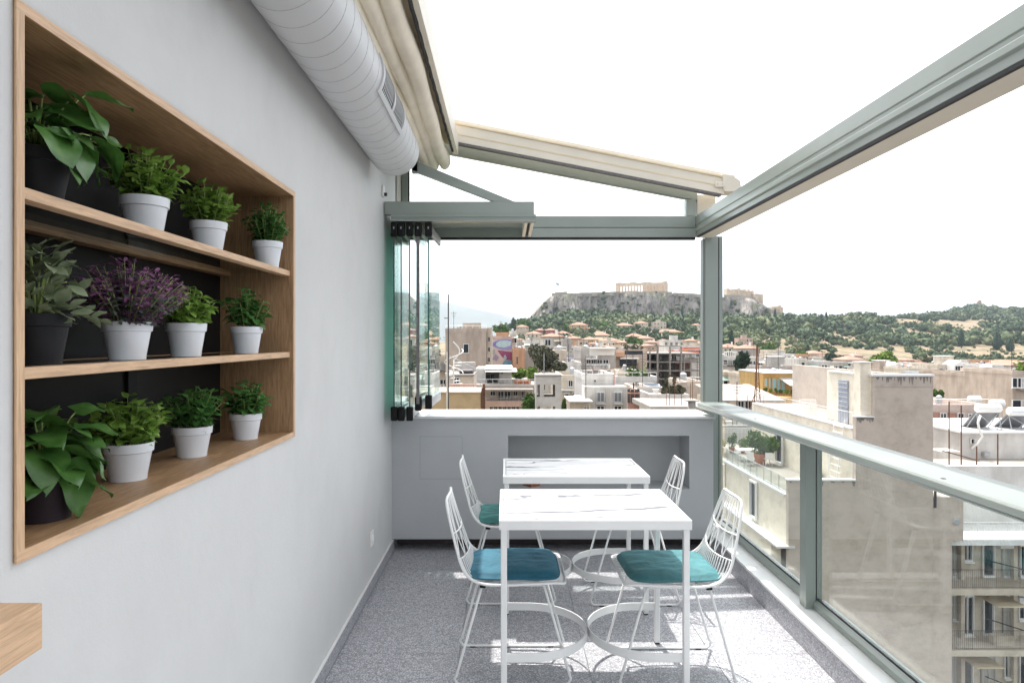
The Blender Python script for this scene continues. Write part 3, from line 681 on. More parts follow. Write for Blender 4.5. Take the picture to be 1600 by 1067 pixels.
# ================================================================ potted plants
def pot(t, r, h, mat):
    rb = r*.74
    o = inst('pot', MB().lathe([(rb*.9,.004),(rb,.0),(rb+.001,.012),(r*.93,h*.74),(r,h*.76),(r*1.03,h*.985),(r*1.03,h),(r*.95,h),(r*.93,h*.8),(.001,h*.8)], seg=28, cap0=True, cap1=False).mesh('pot', mat, True), t)
    es = o.modifiers.new('split', 'EDGE_SPLIT'); es.split_angle = R(35)
    inst('soil', MB().lathe([(r*.92,h*.84),(r*.5,h*.87),(.001,h*.86)], seg=18, cap0=False, cap1=False).mesh('soil', 'soil'), t)
def leafmesh(name, mat, L, W, kind='oval', fold=.25, curl=.25, n=6):
    V = []; Fc = []
    for i in range(n+1):
        a = i/n
        if kind == 'heart': w = math.sin(math.pi*min(1, a**.62))**.8*(1-.12*a) if 0 < a < 1 else 0
        elif kind == 'narrow': w = math.sin(math.pi*a)**.9*.5
        else: w = math.sin(math.pi*a**.85)**.75 if 0 < a < 1 else 0
        w = max(w, .01)*W/2; back = -.12*L*math.sin(math.pi*min(a*3, 1)) if kind == 'heart' else 0
        z = -curl*L*a*a
        for j, v in enumerate((-1, -.5, 0, .5, 1)): V.append((a*L+(back*abs(v) if kind == 'heart' and a < .35 else 0), v*w, z+fold*abs(v)*w+(.06*W*math.sin(a*9+v*2)*abs(v))))
    for i in range(n):
        for j in range(4): Fc.append((i*5+j, (i+1)*5+j, (i+1)*5+j+1, i*5+j+1))
    me = bpy.data.meshes.new(name); me.from_pydata(V, [], Fc); me.materials.append(MT[mat]); me.polygons.foreach_set('use_smooth', [True]*len(Fc)); me.update(); return me
def arr(me):
    V = np.array([v.co for v in me.vertices]); Fc = np.array([p.vertices[:] for p in me.polygons]); return V, Fc
def orient(d, roll, up=Vector((0,0,1))):
    d = Vector(d).normalized(); s = d.cross(up)
    s = s.normalized() if s.length > 1e-4 else Vector((0,1,0)); u_ = s.cross(d)
    M = Matrix((d, -s, u_)).transposed(); return M @ Matrix.Rotation(roll, 3, 'X')
def bushy(t, zb, w, h, mat, leaf, nst, nl, seed, spread=1.0, stemmat='stem', lift=.25):
    """many thin stems carrying small leaves: one foliage part and one stems part"""
    rng = random.Random(seed); LV, LF = leaf; Vs = []; Fs = []; c_ = 0; st = MB()
    for s in range(nst):
        an = 2*math.pi*(s*.618+rng.random()*.12); rr = math.sqrt((s+.5)/nst); ht = h*(1-.38*rr**2)*rng.uniform(.82, 1.1)
        tip = Vector((math.cos(an)*rr*w/2*spread, math.sin(an)*rr*w/2*spread, ht)); base = Vector((math.cos(an)*rr*.03, math.sin(an)*rr*.03, 0))
        P = []
        for i in range(6):
            a = i/5; p = base.lerp(tip, a); p.x = base.x+(tip.x-base.x)*a**1.5; p.y = base.y+(tip.y-base.y)*a**1.5; P.append(p+Vector((0,0,zb)))
        st.tube(P, .0014, 4, r1=.0008)
        for l in range(nl):
            a = .28+.72*(l+.5)/nl+rng.uniform(-.05, .05); a = min(a, 1)
            i = min(int(a*5), 4); p = P[i].lerp(P[i+1], a*5-i); la = l*2.4+rng.random(); el = lift+rng.uniform(-.55, .35)+(.35 if a > .92 else 0)
            d = Vector((math.cos(la)*math.cos(el), math.sin(la)*math.cos(el), math.sin(el)))
            M = np.array(orient(d, rng.uniform(-.5, .5))); sc_ = rng.uniform(.65, 1.15)*(1.1-.3*a)
            Vs.append((LV*sc_) @ M.T+np.array(p)); Fs.append(LF+c_); c_ += len(LV)
    me = fastmesh('foliage', np.concatenate(Vs), np.concatenate(Fs), [mat], smooth=True); inst('foliage', me, t)['kind'] = 'stuff'
    inst('stems', st.mesh('stems', stemmat, True), t)
LB = arr(leafmesh('l1', 'leaf_basil', .037, .025, curl=.35)); LS = arr(leafmesh('l2', 'leaf_bush', .023, .017, n=4)); LN = arr(leafmesh('l3', 'leaf_purple', .026, .024, 'narrow', n=3)); LM = arr(leafmesh('l4', 'leaf_basil', .034, .021, n=4))
def pot_thing(label, x, y, z): return thing('potted_plant', label, 'potted plant', (x, y, z), 'plants on the oak shelves')
Z1, Z2, Z3 = 1.7575, 1.4525, NZ0+T+.0005
t = pot_thing('leafy basil in a white pot, second plant from the left on the top shelf', XX(226,1.71), 1.71, Z1); pot(t, .056, .095, 'pot_white'); bushy(t, .075, .19, .135, 'leaf_basil', LB, 30, 11, 11)
t = pot_thing('feathery green herb in a white pot, third from the left on the top shelf', XX(326,2.05), 2.05, Z1); pot(t, .052, .092, 'pot_white'); bushy(t, .072, .17, .135, 'leaf_basil', LM, 36, 11, 12)
t = pot_thing('round bush basil in a white pot at the right end of the top shelf', XX(418,2.46), 2.46, Z1); pot(t, .052, .092, 'pot_white'); bushy(t, .065, .16, .155, 'leaf_bush', LS, 60, 16, 13, lift=.1)
t = pot_thing('white pot of bushy purple sprigs on the middle shelf', XX(199,1.60), 1.60, Z2); pot(t, .053, .088, 'pot_white'); bushy(t, .055, .25, .165, 'leaf_purple', LN, 80, 26, 14, 1.15, 'stem'); bushy(t, .055, .22, .135, 'leaf_grey', LN, 60, 20, 15, 1.2)
t = pot_thing('upright basil in a white pot, second from the right on the middle shelf', XX(291,1.9), 1.9, Z2); pot(t, .052, .092, 'pot_white'); bushy(t, .072, .16, .125, 'leaf_basil', LB, 24, 10, 16)
t = pot_thing('slim basil in a white pot at the right end of the middle shelf', XX(385,2.33), 2.33, Z2); pot(t, .052, .09, 'pot_white'); bushy(t, .07, .16, .145, 'leaf_bush', LB, 24, 10, 17)
t = pot_thing('full basil in a white pot, second from the left on the bottom board', XX(200,1.703), 1.703, Z3); pot(t, .058, .092, 'pot_white'); bushy(t, .07, .2, .13, 'leaf_basil', LB, 34, 11, 18)
t = pot_thing('dark green basil in a white pot, third from the left on the bottom board', XX(300,2.04), 2.04, Z3); pot(t, .056, .09, 'pot_white'); bushy(t, .068, .19, .135, 'leaf_bush', LB, 34, 11, 19)
t = pot_thing('small dark basil in a white pot at the right end of the bottom board', XX(384,2.396), 2.396, Z3); pot(t, .054, .09, 'pot_white'); bushy(t, .066, .16, .13, 'leaf_bush', LB, 28, 10, 20)
# plants with big leaves: each leaf is a part
HEART = [leafmesh('leaf', 'leaf_big', .098, .09, 'heart', .22, c_, 9) for c_ in (.25, .45, .1)]
OLV = [leafmesh('leaf', 'leaf_olive', .043, .024, 'oval', .15, c_, 6) for c_ in (.1, .3, -.1)]
def bigleaf(t, zb, leaves, meshes):
    st = MB()
    for li, (px, py, pz, dx, dy, dz, roll_, sc_) in enumerate(leaves):
        p = Vector((px, py, pz)); b0 = Vector((px*.12, py*.12, zb))
        mid = b0.lerp(p, .55)+Vector((0,0,.02))
        if len(leaves) < 40 or li % 6 == 0: st.tube([b0, b0.lerp(mid, .5)+Vector((0,0,.006)), mid, mid.lerp(p, .6)+Vector((0,0,.004)), p], .0022, 5, r1=.0013)
        me = random.choice(meshes)
        o = inst('leaf', me, t, p, orient((dx, dy, dz), roll_).to_euler(), (sc_,)*3)
    inst('stems', st.mesh('stems', 'stem', True), t)
def rand_leaves(n, w, z0, z1, seed, s0=.7, s1=1.1, droop=.3, bias=(.3, .1)):
    rng = random.Random(seed); L = []
    for i in range(n):
        a = i*2.399+rng.uniform(-.4, .4); k = (i+.5)/n; r_ = w/2*(1.02-.75*k)*rng.uniform(.7, 1.05); z = z0+(z1-z0)*k*rng.uniform(.85, 1.05)
        dx, dy = math.cos(a)+bias[0], math.sin(a)+bias[1]; L.append((math.cos(a)*r_*.6, math.sin(a)*r_*.6, z, dx, dy, .5*k-droop+rng.uniform(-.25, .25), rng.uniform(-.5, .5), rng.uniform(s0, s1)))
    return L
t = pot_thing('broad leaved climber in a black pot at the left end of the top shelf', XX(56,1.27), 1.27, Z1); pot(t, .06, .09, 'pot_black')
bigleaf(t, .08, rand_leaves(18, .17, .085, .21, 4, .75, 1.1, .45)+[(.04,.10,.15,.6,.9,-.8,.3,.9),(.05,.13,.14,.3,1,-1.2,.2,.75),(.02,.19,.165,.4,1,.1,.9,.42),(.03,.16,.14,.5,.8,-.7,.3,.3),(.055,.0,.13,1,.1,-1.5,0,1.05),(.06,-.05,.12,.9,-.2,-1.3,.2,.9),(.05,.05,.12,.9,.5,-1.4,-.2,.85),(.06,.02,.2,1,.1,-.9,0,1.0),(.05,.07,.22,1,.5,-.1,.2,.85)], HEART)
t = pot_thing('grey green leafy plant in a charcoal pot at the left end of the middle shelf', XX(56,1.28), 1.28, Z2); pot(t, .057, .095, 'pot_black')
rng = random.Random(9); L = []
for i in range(150):
    a = i*2.399; k = (i+.5)/150; r_ = .066*math.sqrt(1-k*.8)*rng.uniform(.25, 1.05); z = .085+.135*k*rng.uniform(.85, 1.1)
    L.append((math.cos(a)*r_, math.sin(a)*r_, z, math.cos(a), math.sin(a), rng.uniform(-.5, .9)+.4*k, rng.uniform(-.8, .8), rng.uniform(.7, 1.15)))
for i in range(6): L.append((.03+.003*i, .05+.014*i, .105-.003*i, .3, .8, .4*(-1)**i, .3*(-1)**i, .85))
bigleaf(t, .08, L, OLV)
t = pot_thing('large heart leaved plant in a plum pot at the left end of the bottom board', XX(68,1.33), 1.33, Z3); pot(t, .062, .092, 'pot_plum')
bigleaf(t, .08, rand_leaves(24, .165, .08, .21, 6, .7, 1.0, .45, (.25, -.05))+[(.04,.0,.11,1,.0,-1.4,.2,1.1),(.05,.05,.12,.7,.6,-1.3,.2,.75),(.03,.05,.2,.4,.9,.2,.3,.7),(.04,.03,.17,.8,.5,.0,.1,.85)], HEART)
# ================================================================ the land
# ground height: columns are bearings (photo x of the bearing), rows are distances
BE = [400, 620, 760, 830, 900, 1000, 1100, 1200, 1280, 1360, 1440, 1520, 1600, 1800]
DI = [0, 120, 260, 420, 560, 700, 820, 900, 1010, 1180, 1350, 1520, 1800, 2300]
HT = [[-22]*14, [-22]*14, [-18]*5+[-17]*5+[-20]*4,
      [-16,-16,-14,-8,-6,-6,-7,-9,-12,-14,-16,-17,-17,-17],
      [-14,-13,-8,2,6,7,5,1,-6,-10,-12,-12,-12,-12],
      [-14,-10,0,10,16,15,14,10,4,-1,-4,-3,-2,-2],
      [-14,-8,2,15,25,21,20,18,15,11,7,7,8,8],
      [-14,-8,2,17,29,24,23,25,24,22,16,14,15,15],
      [-14,-8,0,8,20,25,25,22,26,34,30,22,20,20],
      [-14,-8,-2,0,5,10,10,10,20,30,36,36,34,30],
      [-14,-8,-4,0,0,0,0,5,10,16,40,56,52,44],
      [-14,-8,-5,0,0,0,0,0,4,10,50,68,63,50],
      [-14,-8,-5,0,0,0,0,0,0,0,20,30,28,20], [-20]*14]
HT = np.array(HT, float)
def ground(x, y):
    if y <= 1: return -22.0
    b = x/y*F+790
    b = min(max(b, BE[0]), BE[-1]-.01); d = min(y, DI[-1]-.01)
    i = max(j for j in range(len(BE)-1) if BE[j] <= b); k = max(j for j in range(len(DI)-1) if DI[j] <= d)
    u = (b-BE[i])/(BE[i+1]-BE[i]); v = (d-DI[k])/(DI[k+1]-DI[k]); u = u*u*(3-2*u); 
    h = (HT[k,i]*(1-u)+HT[k,i+1]*u)*(1-v)+(HT[k+1,i]*(1-u)+HT[k+1,i+1]*u)*v
    w_ = min(1, max(0, (y-420)/300))
    return h+w_*(2.2*mnoise.noise(Vector((x*.014, y*.014, 0)))+1.0*mnoise.noise(Vector((x*.05, y*.05, 3))))
def m_land():
    m, t, b = nodes('dry_ground'); v = worldco(t)
    n = noise(t, v, .035, 6, .65); n2 = noise(t, v, .25, 5, .6)
    c = ramp(t, n, [(.34, (.09,.10,.055)), (.44, (.19,.15,.085)), (.55, (.29,.215,.13)), (.66, (.24,.19,.12)), (.75, (.27,.24,.21))])
    c = mixc(t, .6, c, ramp(t, n2, [(.35, (.42,.45,.38)), (.6, (1,1,1))]), 'MULTIPLY')
    t.links.new(c, b.inputs['Base Color']); b.inputs['Roughness'].default_value = .95; return m
MT['land'] = m_land()
V = []; Fc = []; nb = 150; 
dist = list(np.concatenate([np.linspace(4, 300, 14), np.linspace(320, 1100, 110), np.linspace(1115, 1700, 50), np.linspace(1750, 2290, 14)]))
for d in dist:
    for i in range(nb):
        b = 395+1420*i/(nb-1); x = (b-790)/F*d; V.append((x, d, ground(x, d)))
for j in range(len(dist)-1):
    for i in range(nb-1): Fc.append((j*nb+i, j*nb+i+1, (j+1)*nb+i+1, (j+1)*nb+i))
me = fastmesh('hillside', V, Fc, ['land'], smooth=True); o = inst('hillside', me, None); tag(o, None, None, kind='structure')
o = MB().add([(-11000,-11000,-23),(11000,-11000,-23),(11000,11000,-23),(-11000,11000,-23)], [(0,1,2,3)]).build('ground', 'asphalt'); tag(o, None, None, kind='structure')
# far blue mountain range on the left
V = []; Fc = []; prof = [(-400,446),(300,440),(520,446),(600,452),(650,462),(700,473),(740,482),(780,490),(806,498),(830,512),(880,524),(1000,531)]
xs_ = np.linspace(-400, 1000, 160); YD = 7000
for r_ in range(9):
    for x in xs_:
        y = np.interp(x, [p_[0] for p_ in prof], [p_[1] for p_ in prof]); zt = ZZ(y, YD)+22
        k = 1-abs(r_-4)/4; n_ = mnoise.noise(Vector((x*.02, r_*.5, 1)))*.12+mnoise.noise(Vector((x*.07, r_*1.3, 5)))*.05
        V.append((XX(x, YD)+(r_-4)*30, YD+(r_-4)*380, -23+zt*max(0, k**.8*(1+n_*(1-k)*2)) if r_ != 4 else -23+zt*(1+.02*mnoise.noise(Vector((x*.08,0,0))))))
n_ = len(xs_)
for j in range(8):
    for i in range(n_-1): Fc.append((j*n_+i, j*n_+i+1, (j+1)*n_+i+1, (j+1)*n_+i))
MT['far_hill'] = plain('far_scrub', (.12,.125,.10), .95, var=.2, scale=.002)
o = inst('mountain', fastmesh('mountain', V, Fc, ['far_hill'], smooth=True), None); tag(o, None, None, kind='structure')

# ---- citadel rock: rings of a plateau with fissured cliffs
def m_rock():
    m, t, b = nodes('limestone_cliff'); v = worldco(t)
    n = noise(t, v, .06, 7, .7); n2 = noise(t, mapping(t, v, (1,1,.25)), .22, 6, .7)
    c = ramp(t, n, [(.3, (.23,.205,.19)), (.5, (.40,.36,.33)), (.7, (.54,.475,.40))])
    c = mixc(t, .85, c, ramp(t, n2, [(.38, (.28,.28,.31)), (.52, (1,1,1))]), 'MULTIPLY')  # dark upright streaks paint the shade of crevices into the colour
    geo = N(t, 'ShaderNodeNewGeometry'); sp = N(t, 'ShaderNodeSeparateXYZ'); t.links.new(geo.outputs['Normal'], sp.inputs[0])
    veg = ramp(t, noise(t, v, .05, 5, .7), [(.46, (0,0,0)), (.52, (1,1,1))]); fl_ = ramp(t, sp.outputs[2], [(.2, (0,0,0)), (.6, (1,1,1))])
    c = mixc(t, mixc(t, 1, veg, fl_, 'MULTIPLY'), c, (.11,.12,.06))
    t.links.new(c, b.inputs['Base Color']); b.inputs['Roughness'].default_value = .95; bump(t, b, n2, .6, 2); return m
MT['rock'] = m_rock()
# outline in bearing/plateau coordinates: front edge (towards the camera) from left to right, then the back
front = [(826,925,507,503),(838,915,500,487),(850,905,497,474),(862,898,494,463),(880,893,490,461),(900,890,486,460),(930,888,484,459),(960,886,482,458),(1000,884,492,458),(1040,882,496,458),(1080,880,497,460),(1110,880,497,463),(1140,880,494,465),(1170,884,493,466),(1190,890,494,474),(1206,896,496,485),(1224,905,502,491),(1245,915,512,503)]
# every entry: bearing x, distance, photo y of cliff foot, photo y of cliff top
def frow(q): return np.interp(q, np.linspace(0,1,len(front)), [f_[0] for f_ in front]), np.interp(q, np.linspace(0,1,len(front)), [f_[1] for f_ in front]), np.interp(q, np.linspace(0,1,len(front)), [f_[2] for f_ in front]), np.interp(q, np.linspace(0,1,len(front)), [f_[3] for f_ in front])
V = []; Fc = []; nq = 420; lev = [0, .08, .16, .26, .36, .46, .56, .66, .76, .85, .92, .97, 1.0]; nl = len(lev)
for a in range(nq+1):
    bx_, dd, yf, yt = frow(a/nq); X = XX(bx_, dd); zt = ZZ(yt, dd); zf = ZZ(yf, dd)-9
    tow = 1.0
    for li, l in enumerate(lev):
        fis = mnoise.noise(Vector((X*.05, l*.9, 0)))*14+mnoise.noise(Vector((X*.16, l*1.8, 4)))*6+mnoise.noise(Vector((X*.5, l*5, 9)))*2.2-5*max(0, .25-abs(mnoise.noise(Vector((X*.11, l*.7, 21)))))*4*l*(1-l)*2
        out = (1-l)**1.6*9+2.0*(1-l)
        V.append((X+mnoise.noise(Vector((X*.1, l*4, 7)))*1.5, dd-out+fis*(1-.35*(l > .95)), zf+(zt-zf)*l+mnoise.noise(Vector((X*.12, l*6, 2)))*1.4*(l < .95)+(mnoise.noise(Vector((X*.05, 0, 8)))*.9 if l == 1 else 0)))
    for k, (bk, dz) in enumerate(((12,.6),(45,1.2),(110,.5),(150,-14),(175,-40))): V.append((X*(1-.0004*bk), dd+bk, zt+dz+mnoise.noise(Vector((X*.05, bk*.05, 2)))*.8 if k < 4 else zf-10))
w_ = nl+5
for a in range(nq):
    for j in range(w_-1): Fc.append((a*w_+j, (a+1)*w_+j, (a+1)*w_+j+1, a*w_+j+1))
o = inst('rocky_hill', fastmesh('rocky_hill', V, Fc, ['rock']), None); tag(o, None, None, kind='structure')
def ptop(bx_):
    q = np.interp(bx_, [f_[0] for f_ in front], np.linspace(0,1,len(front))); _, dd, yf, yt = frow(q); return dd, ZZ(yt, dd)
# fortress wall along the cliff top
def rampart(x0, x1, hgt, label, seed):
    rng = random.Random(seed); n = int((x1-x0)/5)+1
    t = thing('rampart_wall', label, 'wall', (XX((x0+x1)/2, 890), 892, ptop((x0+x1)/2)[1]), 'fortress walls on the rock')
    for i in range(n):
        xa, xb = x0+(x1-x0)*i/n, x0+(x1-x0)*(i+1)/n; da, za = ptop((xa+xb)/2)
        hh = hgt*rng.uniform(.85, 1.12)
        MB().box(XX(xa,da+3), XX(xb,da+3)-.05, da+1.5, da+4, za-3, za+hh).build('wall_section', 'wall_ruin', t)
rampart(862, 886, 4.5, 'tall square fortress wall under the flag, left end of the rock', 1)
rampart(886, 968, 2.0, 'low fortress wall left of the columned temple', 2)
rampart(970, 1050, 2.2, 'fortress wall along the cliff below the columned temple', 3)
rampart(1052, 1098, 1.4, 'broken fortress wall right of the columned temple', 4)
rampart(1131, 1180, 3.2, 'fortress wall under the pale ruins at the right end of the rock', 5)
fp = thing('flagpole', 'tall flagpole with a pale flag at the left end of the rock', 'flag', PX(868, 459, 905))
fz = fp.location; MB().tube([fz, fz+Vector((0,0,15.5))], .16, 6).build('pole', 'steel_grey', fp)
vs_ = [(fz.x+.2+4.6*i/6, fz.y+.5*math.sin(i*1.2), fz.z+15.3-j*3.2-.35*i*(1 if j else .7)) for j in range(2) for i in range(7)]
MB().add(vs_, [(i, i+1, 8+i, 7+i) for i in range(6)]).build('flag', plain('pale_flag', (.45,.52,.6), .8), fp)

# ---- the columned temple
tb = PX(1003, 457, 955)
T0 = thing('ruined_temple', 'pale columned marble temple ruin on top of the rock', 'temple', tb)
LX, LY, CHh = 69.5, 30.9, 10.4
def tpart(m, nm, mat='marble_ruin', par=None):
    o = inst(nm, m.mesh(nm, mat), par or T0); return o
m = MB()
for k in range(3): m.box(-LX/2-1.4+.7*k, LX/2+1.4-.7*k, -LY/2-1.4+.7*k, LY/2+1.4-.7*k, -2.5+.55*k if k else -2.5, -1.95+.55*k)
tpart(m, 'stepped_base')
colm = MB().lathe([(.9,0),(.88,2),(.8,6),(.7,9.5),(.68,9.7),(1.05,10.1),(1.08,10.4)], seg=12).mesh('column', 'marble_ruin', True)
cz = -.3
NX_, NY_ = 17, 8; missing = {('n', 7), ('n', 8)}
short = {7: .5, 8: .35, 9: .75}
for i in range(NX_):
    x = -LX/2+1.6+(LX-3.2)*i/(NX_-1)
    for s in (-1, 1): inst('column', colm, T0, (x, s*(LY/2-1.4), cz))
for j in range(1, NY_-1):
    y = -LY/2+1.4+(LY-2.8)*j/(NY_-1)
    for s in (-1, 1): inst('column', colm, T0, (s*(LX/2-1.6), y, cz))
rng = random.Random(3)
def entab(x0, x1, y0, y1, z, n, hv):
    for i in range(n):
        a, b = i/n, (i+1)/n
        h = hv*rng.choice((1, 1, .8, .62))
        if x1-x0 > y1-y0: tpart(MB().box(x0+(x1-x0)*a, x0+(x1-x0)*b-.06, y0, y1, z, z+h), 'entablature_block')
        else: tpart(MB().box(x0, x1, y0+(y1-y0)*a, y0+(y1-y0)*b-.06, z, z+h), 'entablature_block')
ez = cz+10.42
entab(-LX/2+.6, LX/2-.6, -LY/2+.4, -LY/2+2.4, ez, 14, 3.2); entab(-LX/2+.6, LX/2-.6, LY/2-2.4, LY/2-.4, ez, 14, 3.2)
entab(LX/2-2.6, LX/2-.6, -LY/2+2.5, LY/2-2.5, ez, 5, 3.6); entab(-LX/2+.6, -LX/2+2.6, -LY/2+2.5, LY/2-2.5, ez, 5, 3.0)
tpart(MB().prism([(-LY/2+1, ez+3.65),(LY/2-1, ez+3.65),(3.5, ez+5.2),(1, ez+5.6),(-2, ez+4.6)], 'x', LX/2-2.2, LX/2-.9), 'pediment_remnant')
for x0, x1, h in ((2,28,9.6), (-22,-6,4)):
    tpart(MB().box(x0, x1, 7.5, 8.9, cz, cz+h), 'inner_wall'); 
    if h > 8: tpart(MB().box(x0, x1, -8.9, -7.5, cz, cz+h), 'inner_wall')
tpart(MB().box(28.5, 30, -7.4, 2.0, cz, cz+9), 'inner_wall')
T0.rotation_euler.z = R(-20)
# gate ruins on the right end
def ruin(label, x0, x1, yt, yb, Y, seed, n):
    rng = random.Random(seed); t = thing('stone_ruin', label, 'ruin', PX((x0+x1)/2, yb, Y), 'pale ruins at the right end of the rock')
    for i in range(n):
        xa, xb = x0+(x1-x0)*i/n, x0+(x1-x0)*(i+1)/n; z1 = ZZ(yt+rng.uniform(0, 3.2), Y)
        MB().box(XX(xa,Y), XX(xb,Y)-.05, Y+rng.uniform(-1,1), Y+14, ZZ(yb,Y)-6, z1).build('wall_block', 'marble_ruin', t)
    for i in range(max(2, n-2)):
        x = x0+(x1-x0)*(i+.5)/(n-1); inst('pillar', colm, t, Vector((XX(x,Y), Y-3, ZZ(yb,Y)-3))-t.location, scale=(.8,.8,.85))
    return t
ruin('long pale ruined gate building at the right end of the rock', 1136, 1165, 450, 463, 905, 1, 7); ruin('grey stepped ruin block beside the ruined gate building', 1165, 1178, 452, 463, 905, 2, 4); ruin('small tower ruin lowest at the right edge of the rock', 1180, 1192, 458, 474, 895, 3, 3)
ruin('low ruined wall on the wooded crest right of the rock', 1207, 1224, 477, 486, 905, 5, 5)
mo = thing('hill_monument', 'tall stone monument alone on top of the right hill', 'monument', PX(1530, 480, 1510))
b_ = mo.location; m = MB(); m.prism([(b_.x-7,b_.z-4),(b_.x+7,b_.z-4),(b_.x+6.2,b_.z+7),(b_.x+4.5,b_.z+15),(b_.x+1.5,b_.z+16),(b_.x-2.5,b_.z+14),(b_.x-5.5,b_.z+8)], 'y', b_.y, b_.y+5); m.build('shaft', plain('pinkish_stone', (.42,.31,.27), .9, var=.15, scale=.4), mo)
MB().box(b_.x-2, b_.x+2, b_.y-.6, b_.y-.02, b_.z+3, b_.z+9).build('niche', 'wall_ruin', mo)

# cypresses one can tell apart
def cypress(px_, yt, yb, Y, label, w=None):
    b_ = PX(px_, yb, Y); h = (yb-yt)/F*Y; w = (w/F*Y if w else h*.2)
    t = thing('cypress_tree', label, 'tree', b_, 'cypresses'); rg = np.random.default_rng(int(px_*7+yt))
    prof = [(.25,.02),(.8,.12),(1,.32),(.92,.55),(.62,.8),(.3,.93),(.05,1)]
    V = []; S = 10
    for r_, z in prof:
        for k in range(S): a = 2*math.pi*k/S; q = w/2*r_*rg.uniform(.82, 1.15); V.append((q*math.cos(a), q*math.sin(a), h*z))
    Fc = [(i*S+k, i*S+(k+1) % S, (i+1)*S+(k+1) % S, (i+1)*S+k) for i in range(len(prof)-1) for k in range(S)]
    n = 160; T_ = []
    for i in range(n):
        z = rg.random(); rr = np.interp(z, [p_[1] for p_ in prof], [p_[0] for p_ in prof])*w/2*rg.uniform(.9, 1.2); a = rg.random()*6.283; c_ = np.array([rr*math.cos(a), rr*math.sin(a), z*h]); s = w*.13
        b0 = len(V); V += [tuple(c_+rg.normal(size=3)*s*.5), tuple(c_+rg.normal(size=3)*s*.5), tuple(c_+np.array([0,0,s*2])), tuple(c_+rg.normal(size=3)*s*.5)]; Fc.append((b0, b0+1, b0+2, b0+3))
    inst('crown', fastmesh('crown', V, Fc, ['tree_dark']), t); inst('trunk', MB().lathe([(w*.09,-1.5),(w*.06,h*.2)], seg=6).mesh('trunk', 'trunk'), t)
for a in ((802,497,518,430,'dark cypress standing above the mural building, left of the rock',9), (1143,517,543,400,'single dark cypress just right of the corner post',8), (1291,487,508,840,'tallest cypress of the pair on the wooded ridge',5), (1283,490,508,845,'shorter cypress left of the tallest one on the wooded ridge',5),
          (1448,494,510,980,'lone cypress beside the bare rock crest',5), (1502,515,542,640,'dark cypress on the grassy slope below the monument',9), (1558,520,548,620,'broad dark cypress on the right slope',12), (1578,528,550,600,'pointed dark tree at the right end of the slope',10), (1163,488,500,860,'cypress under the pale ruins, left one',3), (1182,486,500,860,'cypress under the pale ruins, middle one',4), (1211,482,497,870,'cypress under the pale ruins, right one',4),
          (1066,476,497,850,'cypress against the cliff face left of the corner post',4), (1082,482,500,840,'cypress nearest the corner post, against the cliff',5), (1063,499,515,700,'dark cypress between the slope houses',4), (948,495,512,760,'slim cypress in the wood below the cliff',4), (1262,540,558,420,'umbrella shaped dark tree above the white houses',9)):
    cypress(*a)
# ================================================================ the town
def win_mesh(kind):
    m = MB(); b = .065
    m.box(-.5, .5, -.02, .0, 0, 1, 1)                                   # pane
    m.box(-.5, -.5+b, -.16, -.021, 0, 1); m.box(.5-b, .5, -.16, -.021, 0, 1); m.box(-.5+b, .5-b, -.16, -.021, 0, b*.8); m.box(-.5+b, .5-b, -.16, -.021, 1-b*.8, 1)
    if kind != 'single': m.box(-.035, .035, -.14, -.021, b*.8, 1-b*.8)
    if kind == 'shutter': m.box(-.46, -.06, -.10, -.022, .06, .94, 2); m.box(.06, .46, -.10, -.022, .06, .94, 2)
    if kind in ('double', 'shutter'): m.box(-.56, .56, -.26, -.001, -.05, -.002)
    fr = 'grey_frame' if kind == 'shutter' else 'white_paint'
    return m.mesh('window', [fr, 'pane', plain('shutter_paint', (.36,.34,.30), .7)])
WM = {k: win_mesh(k) for k in ('double', 'single', 'shutter')}
CO = dict(cream=(.70,.62,.51), white=(.74,.72,.69), beige=(.63,.54,.45), tan=(.56,.465,.39), grey=(.50,.47,.44), ochre=(.62,.40,.20), orange=(.62,.36,.22), pink=(.66,.48,.40), crimson=(.42,.13,.13), yellow=(.66,.44,.17), pale=(.70,.67,.62), lilac=(.52,.47,.50), mustard=(.50,.36,.20), bluewhite=(.62,.66,.70))
def wall(m, nm, par, col, mat='stucco'):
    o = inst(nm, m.mesh(nm, mat), par); o.color = (*col, 1); return o
HOUSES = []
